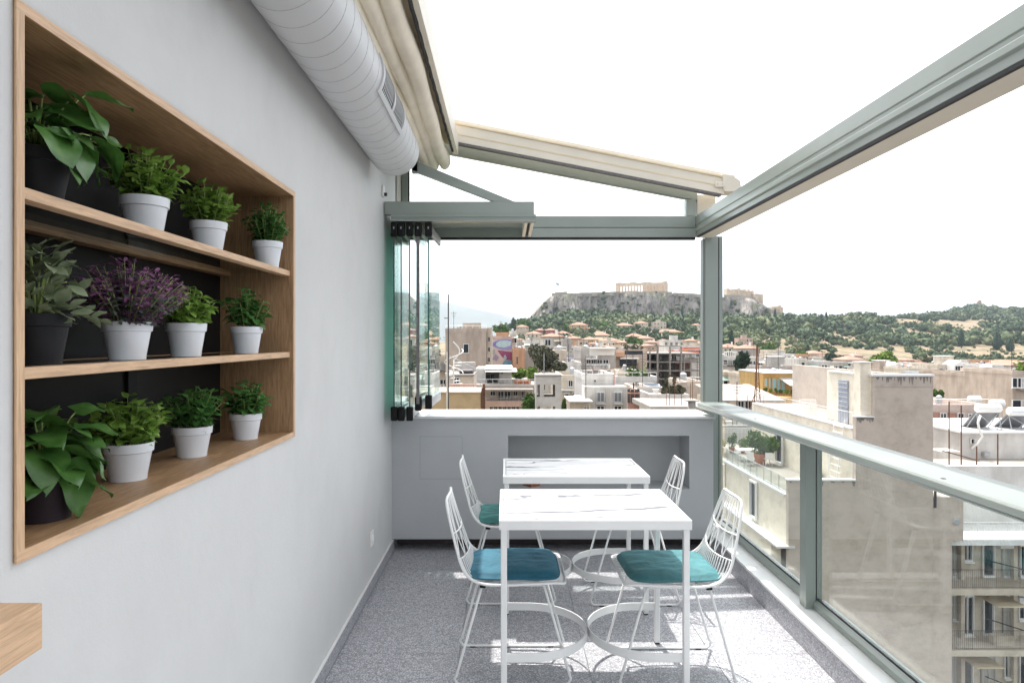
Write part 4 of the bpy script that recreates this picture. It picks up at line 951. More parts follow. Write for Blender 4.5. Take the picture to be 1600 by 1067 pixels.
def bld(label, x0, x1, yt, Y, D=10, col='cream', win=None, roof='flat', rz=0, name='house', base=None, mat='stucco', group='town houses', wk=None, extras=()):
    X0, X1 = XX(x0, Y), XX(x1, Y); zt = ZZ(yt, Y); Xc = (X0+X1)/2; zb = (ground(Xc, Y)-1.5) if base is None else base; zb = min(zb, zt-4)
    W, H = X1-X0, zt-zb; HOUSES.append((Xc, Y, W/2+2.5, D)); rg = random.Random(int(x0*13+yt*7))
    t = thing(name, label, 'building', (Xc, Y, zb), group); c_ = CO[col] if isinstance(col, str) else col
    jit = rg.uniform(.93, 1.06); c_ = tuple(min(.85, q*jit) for q in c_)
    if roof == 'flat':
        pz = .55
        wall(MB().box(-W/2, W/2, 0, D, 0, H-pz), 'wall', t, c_, mat)
        p = MB(); e = .22; p.box(-W/2-.04, W/2+.04, -.04, e, H-pz, H); p.box(-W/2-.04, W/2+.04, D-e, D+.04, H-pz, H); p.box(-W/2-.04, -W/2+e, e, D-e, H-pz, H); p.box(W/2-e, W/2+.04, e, D-e, H-pz, H)
        wall(p, 'parapet', t, tuple(min(.85, q*1.06) for q in c_), mat)
        inst('roof', MB().box(-W/2+e, W/2-e, e, D-e, H-pz, H-pz+.02).mesh('roof', 'cement_roof'), t)
        if W > 7 and rg.random() < .75 and 'nohut' not in extras:
            w2 = min(W*.35, 4); xh = rg.uniform(-W/2+w2, W/2-w2) if W > 2*w2 else 0
            wall(MB().box(xh-w2/2, xh+w2/2, D*.45, D*.45+3.2, H-pz+.02, H+1.9), 'stair_house', t, c_, mat); inst('stair_roof', MB().box(xh-w2/2-.2, xh+w2/2+.2, D*.45-.2, D*.45+3.4, H+1.9, H+2.05).mesh('stair_roof', 'white_paint'), t)
        if Y < 230:      # roof clutter: vents, tanks and low boxes
            for q in range(rg.randint(1, 3)):
                s_ = rg.uniform(.3, .6); xa = rg.uniform(-W/2+.9, W/2-.9) if W > 2 else 0; ya = rg.uniform(.8, D*.7); hh = rg.uniform(.35, .85)
                if rg.random() < .35: inst('roof_tank', MB().lathe([(s_*.7,0),(s_*.7,hh+.3),(s_*.3,hh+.45)], seg=12).mesh('roof_tank', 'steel_grey'), t, (xa, ya, H-pz+.02))
                else: inst('roof_vent', MB().box(-s_/2,s_/2,-s_/2,s_/2,0,hh).box(-s_/2-.06,s_/2+.06,-s_/2-.06,s_/2+.06,hh,hh+.08).mesh('roof_vent', rg.choice(('white_paint','concrete','cement_roof','concrete'))), t, (xa, ya, H-pz+.02))
        if Y < 180 and rg.random() < .45 and W > 3:      # greenery in a roof planter
            g_ = np.random.default_rng(int(x0*3+yt)); n_ = 90; wx = min(W*.35, 3.0); xa = rg.uniform(-W/2+wx, W/2-wx) if W > 2*wx else 0
            P_ = np.stack([xa+g_.uniform(-wx, wx, n_)*.8, .6+g_.normal(0, .25, n_), H-.1+g_.gamma(2, .22, n_)], 1); a_ = g_.normal(size=(n_,3))*.16; b_ = g_.normal(size=(n_,3))*.16; i_ = np.arange(n_)
            pl_ = inst('roof_planter', MB().box(xa-wx*.8, xa+wx*.8, .35, .8, H-pz+.02, H-.05).mesh('roof_planter', 'terracotta'), t)
            inst('greenery', fastmesh('greenery', np.concatenate([P_-a_, P_+b_, P_+a_, P_-b_]), np.stack([i_, i_+n_, i_+2*n_, i_+3*n_], 1), [rg.choice(('tree_green','tree_olive','tree_lime'))]), pl_)['kind'] = 'stuff'
        if Y < 180 and rg.random() < .5:
            m = MB(); m.tube([(-W/2,.1,H+.45),(W/2,.1,H+.45)], .03, 4)
            for q in range(int(W/1.2)+2): xq = -W/2+W*q/(int(W/1.2)+1); m.tube([(xq,.1,H),(xq,.1,H+.45)], .022, 4)
            inst('roof_railing', m.mesh('roof_railing', rg.choice(('white_paint','rust','steel_grey'))), t)
        if rg.random() < .85 and Y < 300:
            xa = rg.uniform(-W*.4, W*.4); hh = rg.uniform(2.2, 3.6); m = MB().tube([(xa,D*.3,H-pz),(xa,D*.3,H+hh)], .035, 5)
            for q in range(4): m.tube([(xa-.5+.1*q,D*.3,H+hh-.2-.25*q),(xa+.5-.1*q,D*.3,H+hh-.2-.25*q)], .02, 4)
            inst('antenna', m.mesh('antenna', 'dark_steel'), t)
    else:
        wall(MB().box(-W/2, W/2, 0, D, 0, H), 'wall', t, c_, mat)
        o_ = .45; rh = min(W, D)*.21; r = MB()
        A = [(-W/2-o_,-o_,H),(W/2+o_,-o_,H),(W/2+o_,D+o_,H),(-W/2-o_,D+o_,H)]; A2 = [(x,y,z+.18) for x,y,z in A]
        if roof == 'hip':
            k = min(W, D)/2; rid = [(-W/2+k, D/2, H+rh),(W/2-k, D/2, H+rh)] if W >= D else [(0, k, H+rh),(0, D-k, H+rh)]
            fs = [(3,2,1,0),(0,1,5,4),(1,2,6,5),(2,3,7,6),(3,0,4,7)]
            fs += [(4,5,9,8),(5,6,9),(6,7,8,9),(7,4,8)] if W >= D else [(4,5,8),(5,6,9,8),(6,7,9),(7,4,8,9)]
        else:
            rid = [(0,-o_,H+rh),(0,D+o_,H+rh)]; fs = [(3,2,1,0),(4,5,8),(5,6,9,8),(6,7,9),(7,4,8,9),(0,1,5,4),(1,2,6,5),(2,3,7,6),(3,0,4,7)]
        r.add(A+A2+rid, fs); ro = inst('roof', r.mesh('roof', 'tile'), t)
        if rg.random() < .5: inst('chimney', MB().box(W*.2, W*.2+.6, D*.5, D*.5+.6, H, H+rh+.9).mesh('chimney', 'white_paint'), ro)
    if win:
        if isinstance(win, tuple):
            nc, nr, ww, wh = win
            for r_ in range(nr):
                for c2 in range(nc):
                    x = -W/2+W*(c2+.5)/nc; z = H-(1.0 if roof == 'flat' else .5)-wh-3.1*r_
                    if z < .5: continue
                    w_ = inst('window', WM[wk or rg.choice(('double','single','shutter','double'))], t, (x, -.004, z), scale=(ww, 1, wh))
                    if Y < 280:
                        q = rg.random()
                        if q < .28: inst('awning', MB().prism([(-.05, z+wh+.12),(-.05, z+wh+.04),(-.95, z+wh-.5),(-.95, z+wh-.44)], 'x', x-ww*.75, x+ww*.75).mesh('awning', 'painted'), t, col=rg.choice(((.7,.68,.62),(.55,.30,.16),(.25,.34,.30),(.62,.55,.42),(.34,.40,.48))))
                        elif q < .55:
                            bl = inst('balcony', MB().box(x-ww*.9, x+ww*.9, -1.0, -.005, z-.28, z-.12).mesh('balcony', 'concrete'), t); m_ = MB()
                            for k_ in range(9): m_.box(x-ww*.88+ww*1.76*k_/8-.02, x-ww*.88+ww*1.76*k_/8+.02, -.98, -.95, z-.119, z+.75)
                            m_.box(x-ww*.9, x+ww*.9, -1.0, -.94, z+.751, z+.8); inst('balcony_rail', m_.mesh('balcony_rail', rg.choice(('steel_grey','dark_steel','white_paint'))), bl)
                        elif q < .75: inst('air_conditioner', MB().box(x+ww*.6, x+ww*.6+.75, -.36, -.005, z+.05, z+.55).box(x+ww*.6+.1, x+ww*.6+.5, -.38, -.361, z+.1, z+.5, 1).mesh('air_conditioner', ['white_paint','steel_grey']), t)
        else:
            for (a, b, c3, d) in win: inst('window', WM[wk or 'double'], t, ((XX((a+b)/2, Y)-Xc), -.004, ZZ(d, Y)-zb), scale=((b-a)/F*Y, 1, (d-c3)/F*Y))
    t.rotation_euler.z = R(rz)
    return t
G1 = 'old town houses below the rock'; G2 = 'flat roofed blocks of the town'
for a in (
 # x0, x1, y of eaves, distance, depth, colour, windows, roof, turn, label
 (807,826,511,600,12,'beige',(4,1,1,1.5),'hip',4,'beige tile roofed house high on the left, beside the cypress'),
 (836,850,516,575,10,'crimson',(3,2,1,1.4),'hip',-6,'left one of the two crimson houses at the foot of the rock'),
 (853,870,516,570,10,'crimson',(3,2,1,1.4),'hip',5,'right one of the two crimson houses at the foot of the rock'),
 (823,848,522,500,13,'cream',(4,1,1.1,1.6),'hip',3,'cream house with wide pink tile roof below the crimson houses'),
 (868,890,521,540,11,'pink',(4,1,1,1.5),'hip',-4,'low pink house between the crimson houses and the ochre mansion'),
 (892,919,508,610,14,'ochre',(5,3,1.2,2.0),'hip',2,'large ochre mansion with rows of windows on the slope'),
 (918,931,513,600,10,'orange',(2,2,1,1.5),'hip',-3,'small orange wing right of the ochre mansion'),
 (886,908,529,450,10,'orange',(4,1,1,1.4),'hip',3,'orange tile roofed house under the ochre mansion, left one'),
 (909,935,531,440,10,'ochre',(4,1,1,1.4),'hip',-3,'ochre tile roofed house under the ochre mansion, right one'),
 (932,955,524,520,11,'beige',(4,1,1,1.4),'hip',6,'beige house with low tile roof left of the round green trees'),
 (961,990,509,610,13,'cream',(5,2,1,1.6),'hip',-4,'cream house with orange tile roof above the round green trees'),
 (995,1013,505,630,12,'cream',(3,3,1.1,1.7),'hip',5,'tall cream house with hipped roof, left of the neoclassical house'),
 (1013,1033,514,610,12,'lilac',(4,2,1,1.7),'flat',0,'lilac terraced house in front of the neoclassical house'),
 (1021,1041,503,640,13,'cream',(4,2,1.1,1.8),'flat',-3,'pale neoclassical house high under the temple'),
 (1032,1066,519,565,12,'orange',(6,1,1.2,1.5),'hip',2,'long orange house with wide tile roof left of the white tower house'),
 (1082,1096,508,630,9,'white',(2,2,1,1.8),'hip',0,'white tower house next to the corner post'),
 (977,1007,526,480,12,'pink',(5,1,1,1.5),'hip',-5,'long pink tile roofed house above the patterned balcony block'),
 (940,972,533,420,10,'white',(4,1,1,1.5),'hip',4,'white tile roofed house behind the patterned balcony block'),
 (1000,1022,529,460,11,'cream',(3,1,1.1,1.5),'hip',5,'cream tile roofed house left above the concrete skeleton'),
 (1037,1069,531,320,10,'white',(4,1,1.2,1.7),'flat',0,'white terraced house above the concrete skeleton'),
 (1073,1090,533,300,9,'beige',(2,1,1.1,1.5),'hip',-3,'orange roofed house above the right half of the skeleton'),
 (1088,1104,536,260,10,'beige',(2,2,1.1,1.4),'flat',0,'beige block just left of the corner post'),
 (808,824,535,230,9,'grey',(2,1,1.1,1.3),'flat',0,'small grey house behind the orange one, left of the white one'),
 (820,842,532,225,10,'white',(3,1,1.2,1.8),'flat',3,'bright white house behind the olive tree'),
 (600,640,548,240,14,'beige',(6,3,1.2,1.4),'flat',0,'beige block seen through the folded panels, left one'),
 (638,668,541,200,14,'pale',(4,3,1.2,1.4),'flat',3,'pale block seen through the folded panels, middle one'),
 (655,698,556,120,12,'cream',(4,3,1.2,1.4),'flat',0,'cream block seen through the outer folded panel'),
 (598,655,575,90,12,'grey',(5,3,1.2,1.4),'flat',0,'grey block low behind the folded panels'),
 (1154,1176,528,480,12,'pink',(4,2,1.1,1.7),'flat',0,'pink and white villa in front of the wood, right of the post'),
 (1130,1158,543,320,11,'cream',(4,1,1.1,1.4),'hip',2,'cream tile roofed house behind the white domed house'),
 (1156,1186,545,260,10,'grey',(4,1,1.1,1.4),'hip',-3,'grey house with dark hipped roof behind the conifer'),
 (1130,1151,556,170,12,'white',(3,3,1,1.3),'flat',0,'white house with arched roof frame right of the post'),
 (1150,1170,562,190,10,'pale',(3,2,1.1,1.3),'flat',3,'pale block behind the conifer'),
 (1168,1192,558,180,11,'pale',(3,2,1.1,1.4),'flat',-2,'pale block right of the dark mast'),
 (1186,1212,563,210,10,'white',(4,1,1,1.3),'flat',0,'low white house with small windows right of the mast'),
 (1204,1227,547,270,11,'cream',(2,3,1.1,1.4),'flat',0,'tall cream block standing above the white houses'),
 (1217,1242,553,255,10,'white',(4,1,1.2,1.4),'flat',-3,'white terraced house right of the tall cream block'),
 (1190,1249,572,150,9,'grey',None,'flat',0,'long low grey wall house behind the yellow house'),
 (1248,1261,560,178,9,'pale',(1,1,1,1.2),'flat',0,'narrow pale tower house left of the long white house'),
 (1260,1297,564,180,10,'white',(2,1,1.6,1.6),'flat',0,'long white house above the yellow house'),
 (1266,1291,553,350,12,'pink',(4,1,1,1.4),'hip',0,'pink church like house with low tile roof before the wood'),
 (1293,1325,566,200,10,'grey',(4,1,1.1,1.4),'flat',2,'grey block with small windows behind the big cream building'),
 (1322,1352,563,230,10,'white',(3,1,1.1,1.4),'hip',-2,'white house with reddish roof behind the chimney'),
 (1131,1154,581,118,9,'beige',(2,2,1.6,1.6),'flat',0,'beige block with square windows low beside the post'),
 (1155,1182,583,112,9,'cream',(3,1,1.2,1.3),'flat',0,'cream block behind the mast foot'),
 (1376,1422,577,165,10,'tan',(5,1,1.1,1.2),'flat',0,'tan flat block behind the big stained wall, left one'),
 (1409,1442,567,205,10,'white',(2,1,1.2,1.2),'flat',0,'white roof hut block below the lime tree'),
 (1420,1448,575,150,10,'cream',(4,1,1,1.2),'flat',0,'cream block behind the big stained wall, right one'),
 (1441,1475,574,195,10,'pink',(4,1,1.1,1.2),'hip',0,'pink tile roofed house behind the blue and white block'),
 (1465,1525,569,175,11,'cream',(6,1,1,1.2),'flat',0,'long cream block with the gabled conservatory on top'),
 (1459,1484,583,128,10,'bluewhite',(2,3,1,1.2),'flat',0,'blue and white block beside the big stained wall'),
 (1483,1516,586,130,10,'pale',(3,3,1.2,1.4),'flat',0,'pale block with a green glazed gallery'),
 (1549,1568,570,160,10,'white',(2,1,1,1.2),'flat',0,'small white house behind the large tan block'),
 (1561,1582,578,118,10,'beige',(2,3,1.2,1.5),'flat',0,'beige block with a pipe, right of the large tan block'),
 (1582,1625,579,96,10,'tan',(3,3,1.6,1.4),'flat',0,'tan block with white framed windows at the right edge'),
 (1580,1620,572,170,9,'white',(4,1,1,1.2),'gable',0,'white gabled hut at the right edge behind the tan block'),
 (1515,1560,583,106,13,'tan',None,'flat',0,'large windowless tan block right of the glazed gallery'),
 ):
    x0, x1, yt, Y, D, col, win, roof, rz, lb = a
    bld(lb, x0, x1, yt, Y, D, col, win, roof, rz, group=G1 if roof == 'hip' else G2)
names_ = ['first', 'second', 'third', 'fourth', 'fifth', 'sixth', 'seventh', 'eighth', 'ninth', 'tenth', 'eleventh', 'twelfth', 'thirteenth', 'fourteenth', 'fifteenth', 'sixteenth']
rgh = random.Random(21)
for Yr, xa, xb, ya, yb, row in ((362, 812, 1100, 537, 543, 'the lower row behind the flat blocks'), (397, 806, 1098, 531, 537, 'the upper row behind the flat blocks'), (300, 1188, 1345, 553, 558, 'the row right of the mast'), (350, 1350, 1600, 562, 567, 'the row below the right hill')):
    x = xa+rgh.uniform(0, 5); k = 0
    while x < xb-12 and k < 16:
        w_ = rgh.uniform(12, 22); cn = rgh.choice(('cream','white','orange','pink','beige','ochre','pale','cream'))
        bld(f'small {cn} house, {names_[k]} from the left in {row}', x, x+w_, rgh.uniform(ya, yb), Yr+rgh.uniform(-6, 6), 9, cn, (rgh.choice((2,3)), 1, 1.1, 1.5), rgh.choice(('hip','flat','hip','flat','flat')), rgh.uniform(-8, 8), group='small houses in rows')
        x += w_+rgh.uniform(2, 7); k += 1
def near(name, label, cat_, loc, group=None): return thing(name, label, cat_, loc, group)
def B(t, nm, mat, *bx, col=None, par=None, bev=0):
    """one part made of boxes given in world metres"""
    m = MB()
    for q in bx: m.box(*q)
    o = m.build(nm, mat, par or t, bev=bev)
    if col: o.color = (*(CO[col] if isinstance(col, str) else col), 1)
    return o
def pbox(x0, x1, y0, y1, Y, D): return (XX(x0,Y), XX(x1,Y), Y, Y+D, ZZ(y1,Y), ZZ(y0,Y))
def wins(t, lst, Y, kind='double', off=.004):
    l0 = wloc(t)
    for a, b, c_, d in lst: inst('window', WM[kind], t, Vector((XX((a+b)/2,Y), Y-off, ZZ(d,Y)))-l0, scale=((b-a)/F*Y, 1, (d-c_)/F*Y))
def railing(t, p0, p1, h, n, mat='white_paint', r=.025, nm='railing', bars=0):
    p0, p1 = Vector(p0), Vector(p1); m = MB(); up = Vector((0,0,h))
    m.tube([p0+up, p1+up], r, 5); m.tube([p0+up*.08, p1+up*.08], r*.7, 5)
    for i in range(n+1): q = p0.lerp(p1, i/n); m.tube([q, q+up], r if bars == 0 or i % bars == 0 else r*.5, 4)
    return m.build(nm, mat, t)
# --- mustard building, bottom left of the view
Y = 35; t = near('low_building', 'low mustard wall building with peeling paint behind the marble ledge', 'building', (XX(722,Y), Y, -22))
B(t, 'wall', 'stained', (XX(640,Y), XX(751,Y), Y, Y+3.2, -22, ZZ(614,Y)), col='mustard'); B(t, 'coping', 'painted', (XX(640,Y), XX(751.5,Y), Y-.06, Y+3.3, ZZ(614,Y)+.001, ZZ(612,Y)), col=(.5,.42,.32))
B(t, 'roof', 'cement_roof', (XX(640,Y), XX(750,Y)-.1, Y+3.31, Y+9, -5, -2.7))
pf = B(t, 'red_fence', 'rust', (XX(752,Y), XX(752,Y)+.06, Y, Y+4, ZZ(640,Y), ZZ(606,Y)), (XX(752,Y)+.061, XX(758,Y), Y+.2, Y+.26, ZZ(641,Y), ZZ(600,Y)))
rl = railing(t, (XX(700,45),45,ZZ(608,45)), (XX(744,45),45,ZZ(608,45)), .32, 12, plain('pink_rail', (.62,.38,.33), .6), .03)
t2 = near('antenna_mast', 'thin dark antenna mast at the edge of the outer folded panel', 'mast', (XX(700.5,30), 30, ZZ(640,30)))
MB().tube([PX(700.5,645,30), PX(700.5,460,30)], .03, 5).build('pole', 'dark_steel', t2); MB().tube([PX(694,497,30), PX(701,497,30)], .02, 4).build('crossbar', 'dark_steel', t2)
t2 = near('pipe_post', 'cream steel post with a curved white pipe beside the spiral stair', 'post', (XX(699,33), 33, ZZ(640,33)))
MB().tube([PX(699,645,33), PX(699,550,33)], .055, 6).build('post', 'cream_metal', t2)
MB().tube([PX(708+10*math.sin(i/12*3.0), 534+28*i/12, 34) for i in range(13)], .035, 6).build('curved_pipe', 'white_paint', t2); MB().tube([PX(702,556,33), PX(745,577,40)], .02, 4).build('stay_wire', 'steel_grey', t2)
# --- tall tan block
t = bld('tall tan block with one pale window, left end of the view', 696, 760, 513, 110, 12, 'tan', None, extras=('nohut',), group=G2); l0 = wloc(t)
wins(t, [(724,732.5,537,552)], 110, 'single'); wall(MB().box(*(lambda b: (b[0]-l0.x, b[1]-l0.x, 3-0, 6, b[4]-l0.z-.6, b[5]-l0.z))(pbox(721,750,504,514,110,3))), 'roof_house', t, CO['tan'])
inst('side_pier', MB().box(XX(760,110)-l0.x+.05, XX(768,110)-l0.x, .8, 9, 0, ZZ(512,110)-l0.z).mesh('side_pier', 'stucco'), t, col=CO['beige'])
for i in range(3): inst('window', WM['single'], t, (XX(764,110)-l0.x, .79, ZZ(534+16*i,110)-l0.z), scale=(.3,1,.8))
# --- hut with spiral stair
Y = 60; t = near('roof_hut', 'low hut with a grey window and dark roof terrace below the tall tan block', 'building', (XX(722,Y), Y, -20))
B(t, 'wall', 'stained', (XX(697,Y), XX(740,Y), Y, Y+6, -20, ZZ(587,Y)), col='beige'); B(t, 'roof_slab', 'concrete', (XX(696,Y), XX(741,Y), Y-.2, Y+6.2, ZZ(587,Y)+.001, ZZ(585,Y)))
B(t, 'back_wall', 'stained', (XX(715,Y+5), XX(742,Y+5), Y+5.2, Y+6, ZZ(585,Y+5), ZZ(566,Y+5)), col='grey'); B(t, 'tarpaulin', 'dark_steel', (XX(716,Y), XX(738,Y), Y+1, Y+4, ZZ(585,Y)+.002, ZZ(579,Y)), bev=.15); wins(t, [(708,718,590,600)], Y, 'double')
t = near('spiral_stair', 'white steel spiral stair beside the roof hut', 'stair', (XX(709,57), 57, ZZ(600,57)))
c0 = PX(709, 600, 57); MB().tube([c0, PX(709,562,57)], .06, 6).build('pole', 'white_paint', t)
for i in range(9): a = i*.75; m = MB().add([(c0.x,c0.y,c0.z+i*.22),(c0.x+.75*math.cos(a),c0.y+.75*math.sin(a),c0.z+i*.22),(c0.x+.75*math.cos(a+.6),c0.y+.75*math.sin(a+.6),c0.z+i*.22),(c0.x,c0.y,c0.z+i*.22+.06),(c0.x+.75*math.cos(a),c0.y+.75*math.sin(a),c0.z+i*.22+.06),(c0.x+.75*math.cos(a+.6),c0.y+.75*math.sin(a+.6),c0.z+i*.22+.06)], [(2,1,0),(3,4,5),(0,1,4,3),(1,2,5,4),(2,0,3,5)]).build('step', 'white_paint', t)
MB().tube([(c0.x+.78*math.cos(i*.3), c0.y+.78*math.sin(i*.3), c0.z+i*.088+.9) for i in range(24)], .03, 5).build('handrail', 'white_paint', t)
# --- white penthouse with terrace
Y = 70; t = near('penthouse_block', 'white penthouse block with a terrace and white canopy over its glazed floor', 'building', (XX(785,Y), Y, -20))
B(t, 'wall', 'stucco', (XX(742,Y), XX(758,Y), Y+2, Y+8, ZZ(600,Y), ZZ(577,Y)), (XX(780,Y), XX(800,Y), Y+2, Y+8, ZZ(600,Y), ZZ(579,Y)), (XX(758,Y), XX(780,Y), Y+5, Y+8, ZZ(600,Y), ZZ(579,Y)), col='white')
B(t, 'canopy', 'white_paint', (XX(756,Y), XX(801,Y), Y+.5, Y+8, ZZ(578,Y), ZZ(575,Y))); B(t, 'awning_roof', 'white_paint', (XX(758,Y), XX(808,Y), Y-.5, Y+8, ZZ(581,Y), ZZ(580,Y)))
wins(t, [(759,766,584,597),(766.5,772,584,597)], Y+4.9, 'double'); wins(t, [(783,786,582,584)], Y+2, 'single')
B(t, 'terrace_slab', 'cement_roof', (XX(742,Y), XX(837,Y), Y-1.2, Y+12, ZZ(603,Y), ZZ(600,Y))); railing(t, (XX(742,Y),Y-1,ZZ(600,Y)), (XX(836,Y),Y-1,ZZ(600,Y)), .55, 10, 'steel_grey', .03)
B(t, 'floor_canopy', 'corrugated', (XX(743,Y), XX(832,Y), Y-2.6, Y-1.21, ZZ(608,Y)+.02, ZZ(605,Y)), (XX(743,Y), XX(830,Y), Y-1.2, Y+6, ZZ(609,Y), ZZ(603,Y)-.01))
B(t, 'lower_wall', 'stucco', (XX(743,Y), XX(830,Y), Y, Y+12, -20, ZZ(609,Y)-.01), col='beige'); wins(t, [(766,774,611,618),(778,787,611,622),(788,798,611,622),(802,809,611,618),(815,820,610,622)], Y, 'double')
railing(t, (XX(760,Y),Y-1.6,ZZ(624,Y)), (XX(824,Y),Y-1.6,ZZ(624,Y)), .45, 14, 'steel_grey', .03); B(t, 'balcony_slab', 'stucco', (XX(760,Y), XX(824,Y), Y-1.7, Y-.01, ZZ(633,Y), ZZ(624,Y)), col='pink')
wins(t, [(765+7*i,770+7*i,634,640) for i in range(7)], Y, 'double')
for i in range(5): inst('flower_pot', MB().lathe([(.16,0),(.24,.4),(.2,.4)], seg=10).mesh('flower_pot', 'terracotta'), t, Vector((XX(806+5*i,Y), Y-.6, ZZ(600,Y)))-wloc(t))
# --- mural house
Y = 130; t = bld('house whose blank wall carries a big purple and pink mural', 768, 801, 525, Y, 9, 'pink', None, extras=('nohut',), group=G2); l0 = wloc(t)
def patch(par, pts, col, off, nm='paint_patch'):
    z = [Vector((XX(x,Y), Y-off, ZZ(y,Y)))-l0 for x, y in pts]
    o = inst(nm, MB().add(z, [tuple(range(len(z)))]).mesh(nm, 'painted'), par); o.color = (*col, 1); return o
mu = patch(t, [(768.4,575),(799.8,575),(799.8,529.5),(768.4,531)], (.62,.50,.46), .06, 'mural')
for pts, c_ in (([(768.4,540),(771,534),(778,531),(790,530),(799.8,530),(799.8,545),(794,547),(786,547),(778,545)], (.30,.27,.50)), ([(773,538),(780,533),(792,532),(799,534),(797,540),(788,543),(779,542)], (.45,.60,.62)),
                ([(777,547),(786,548),(799.8,550),(799.8,563),(791,562),(784,557)], (.28,.05,.14)), ([(785,575),(785,568),(789,563),(799.8,563),(799.8,575)], (.13,.30,.42)), ([(769,561),(774,553),(780,558),(776,564)], (.32,.26,.36)), ([(787,556),(790,554),(792,560),(788,562)], (.35,.48,.58)), ([(768.4,548),(773,545),(774,552),(769,556)], (.36,.38,.36)), ([(770,537),(776,534),(774,541)], (.2,.18,.4))):
    patch(mu, pts, c_, .06+.02*(1+len(mu.children)))
wall(MB().box(XX(775,Y)-l0.x, XX(795,Y)-l0.x, 2, 6, ZZ(527,Y)-l0.z, ZZ(519,Y)-l0.z), 'roof_box', t, CO['orange'])
bld('narrow white tower house right of the mural', 796, 806, 517, 138, 8, 'white', (2,3,1,1.5), extras=('nohut',), group=G2)
bld('plain orange house right of the mural', 801, 820, 544, 128, 9, 'orange', [(807,809,556,570)], extras=('nohut',), group=G2, wk='single')
bld('plain grey block between the orange house and the olive tree', 820, 842, 546, 132, 9, 'grey', None, extras=('nohut',), group=G2)
t = bld('grey block with red tile roof and white upper wall behind the olive tree', 848, 880, 527, 160, 11, 'pale', (2,2,1.4,1.5), 'hip', group=G2)
bld('tall grey side block behind the olive tree', 879, 893, 529, 155, 10, 'grey', None, extras=('nohut',), group=G2); bld('beige block with white drainpipe right of the olive tree', 866, 885, 547, 100, 8, 'beige', None, extras=('nohut',), group=G2)
bld('low grey block left of the patterned balcony block', 886, 909, 551, 135, 9, 'grey', (2,1,1,1.2), extras=('nohut',), group=G2); bld('small white terrace house under the grey blocks', 882, 908, 566, 95, 8, 'white', None, extras=('nohut',), group=G2)
# --- concrete tower with square openings
Y = 55; t = near('concrete_tower', 'grey concrete tower with square openings one can see through', 'tower', (XX(857,Y), Y, -20))
def tower(Y0, Y1):
    m = MB(); z1 = ZZ(588,Y)
    cuts = [(837,839),(843.5,850),(867.5,877)]
    for a, b in cuts: m.box(XX(a,Y), XX(b,Y), Y0, Y1, -20, z1)
    for a, b in ((839,843.5),(850,867.5)):
        for za, zb in ((588,601),(620,635),(654,900)): m.box(XX(a,Y), XX(b,Y), Y0, Y1, max(ZZ(zb,Y),-20), ZZ(za,Y))
    return m
o = tower(Y, Y+.3).build('front_wall', 'stained', t); o.color = (*CO['grey'], 1); o = tower(Y+2.6, Y+2.9).build('back_wall', 'stained', t); o.color = (*CO['grey'], 1)
B(t, 'roof_slab', 'concrete', (XX(836.4,Y), XX(877.6,Y), Y-.08, Y+2.95, ZZ(588,Y)+.001, ZZ(585.5,Y))); B(t, 'side_wall', 'stained', (XX(837,Y), XX(839,Y), Y+.301, Y+2.599, -20, ZZ(588,Y)-.001), (XX(875,Y), XX(877,Y), Y+.301, Y+2.599, -20, ZZ(588,Y)-.001), col='grey')
MB().tube([PX(850,586,Y), PX(850,552,Y)], .03, 5).build('aerial', 'steel_grey', t)
# --- cream houses right of the tower
t = bld('cream house with small awninged windows right of the concrete tower', 877, 915, 586, 72, 9, 'cream', [(888,895,594,604)], extras=('nohut',), group=G2)
wins(t, [(883,888,615,623),(894,902,614,624)], 72); B(t, 'ledge', 'pale_stone', (XX(877,72), XX(913,72), 71.3, 71.99, ZZ(610,72), ZZ(608,72)))
for x in (885.5, 898): MB().prism([(71.96, ZZ(613,72)),(71.96, ZZ(611,72)),(71.3, ZZ(614,72))], 'x', XX(x-5,72), XX(x+5,72)).build('awning', 'white_paint', t)
Y = 58; t = bld('low hut with a flat white canopy in front of the cream house', 891, 922, 627, Y, 4, 'cream', [(912,921,631,639)], extras=('nohut',), group=G2); B(t, 'canopy', 'pale_stone', (XX(888,Y), XX(924,Y), Y-1, Y+4.2, ZZ(627,Y)+.03, ZZ(625,Y)))
Y = 62; t = bld('white block with one tiny window and two balcony doors below', 911, 960, 584, Y, 8, 'white', [(928,931,593,597)], extras=('nohut',), group=G2, wk='single')
B(t, 'side_edge', 'painted', (XX(958.6,Y), XX(960.4,Y), Y-.12, Y-.045, -20, ZZ(584,Y)), col=(.5,.3,.27))
Y = 60; B(t, 'lower_wall', 'stucco', (XX(913,Y), XX(980,Y), Y, Y+1.9, -20, ZZ(604,Y)), col='pale'); wins(t, [(932,944,612,628),(959,971,612,628)], Y, 'double')
for x in (932, 959): railing(t, (XX(x-1,Y),Y-.5,ZZ(629,Y)), (XX(x+13,Y),Y-.5,ZZ(629,Y)), .9, 10, 'steel_grey', .02); B(t, 'balcony_slab', 'stucco', (XX(x-1,Y), XX(x+13,Y), Y-.6, Y-.01, ZZ(631,Y), ZZ(629,Y)), col='pale')
B(t, 'pilaster', 'stucco', *[(XX(x,Y), XX(x+2,Y), Y-.12, Y-.01, -20, ZZ(607,Y)) for x in (927,946,953,974)], col='pale'); wins(t, [(932,944,634,648),(959,971,634,648)], Y, 'double')
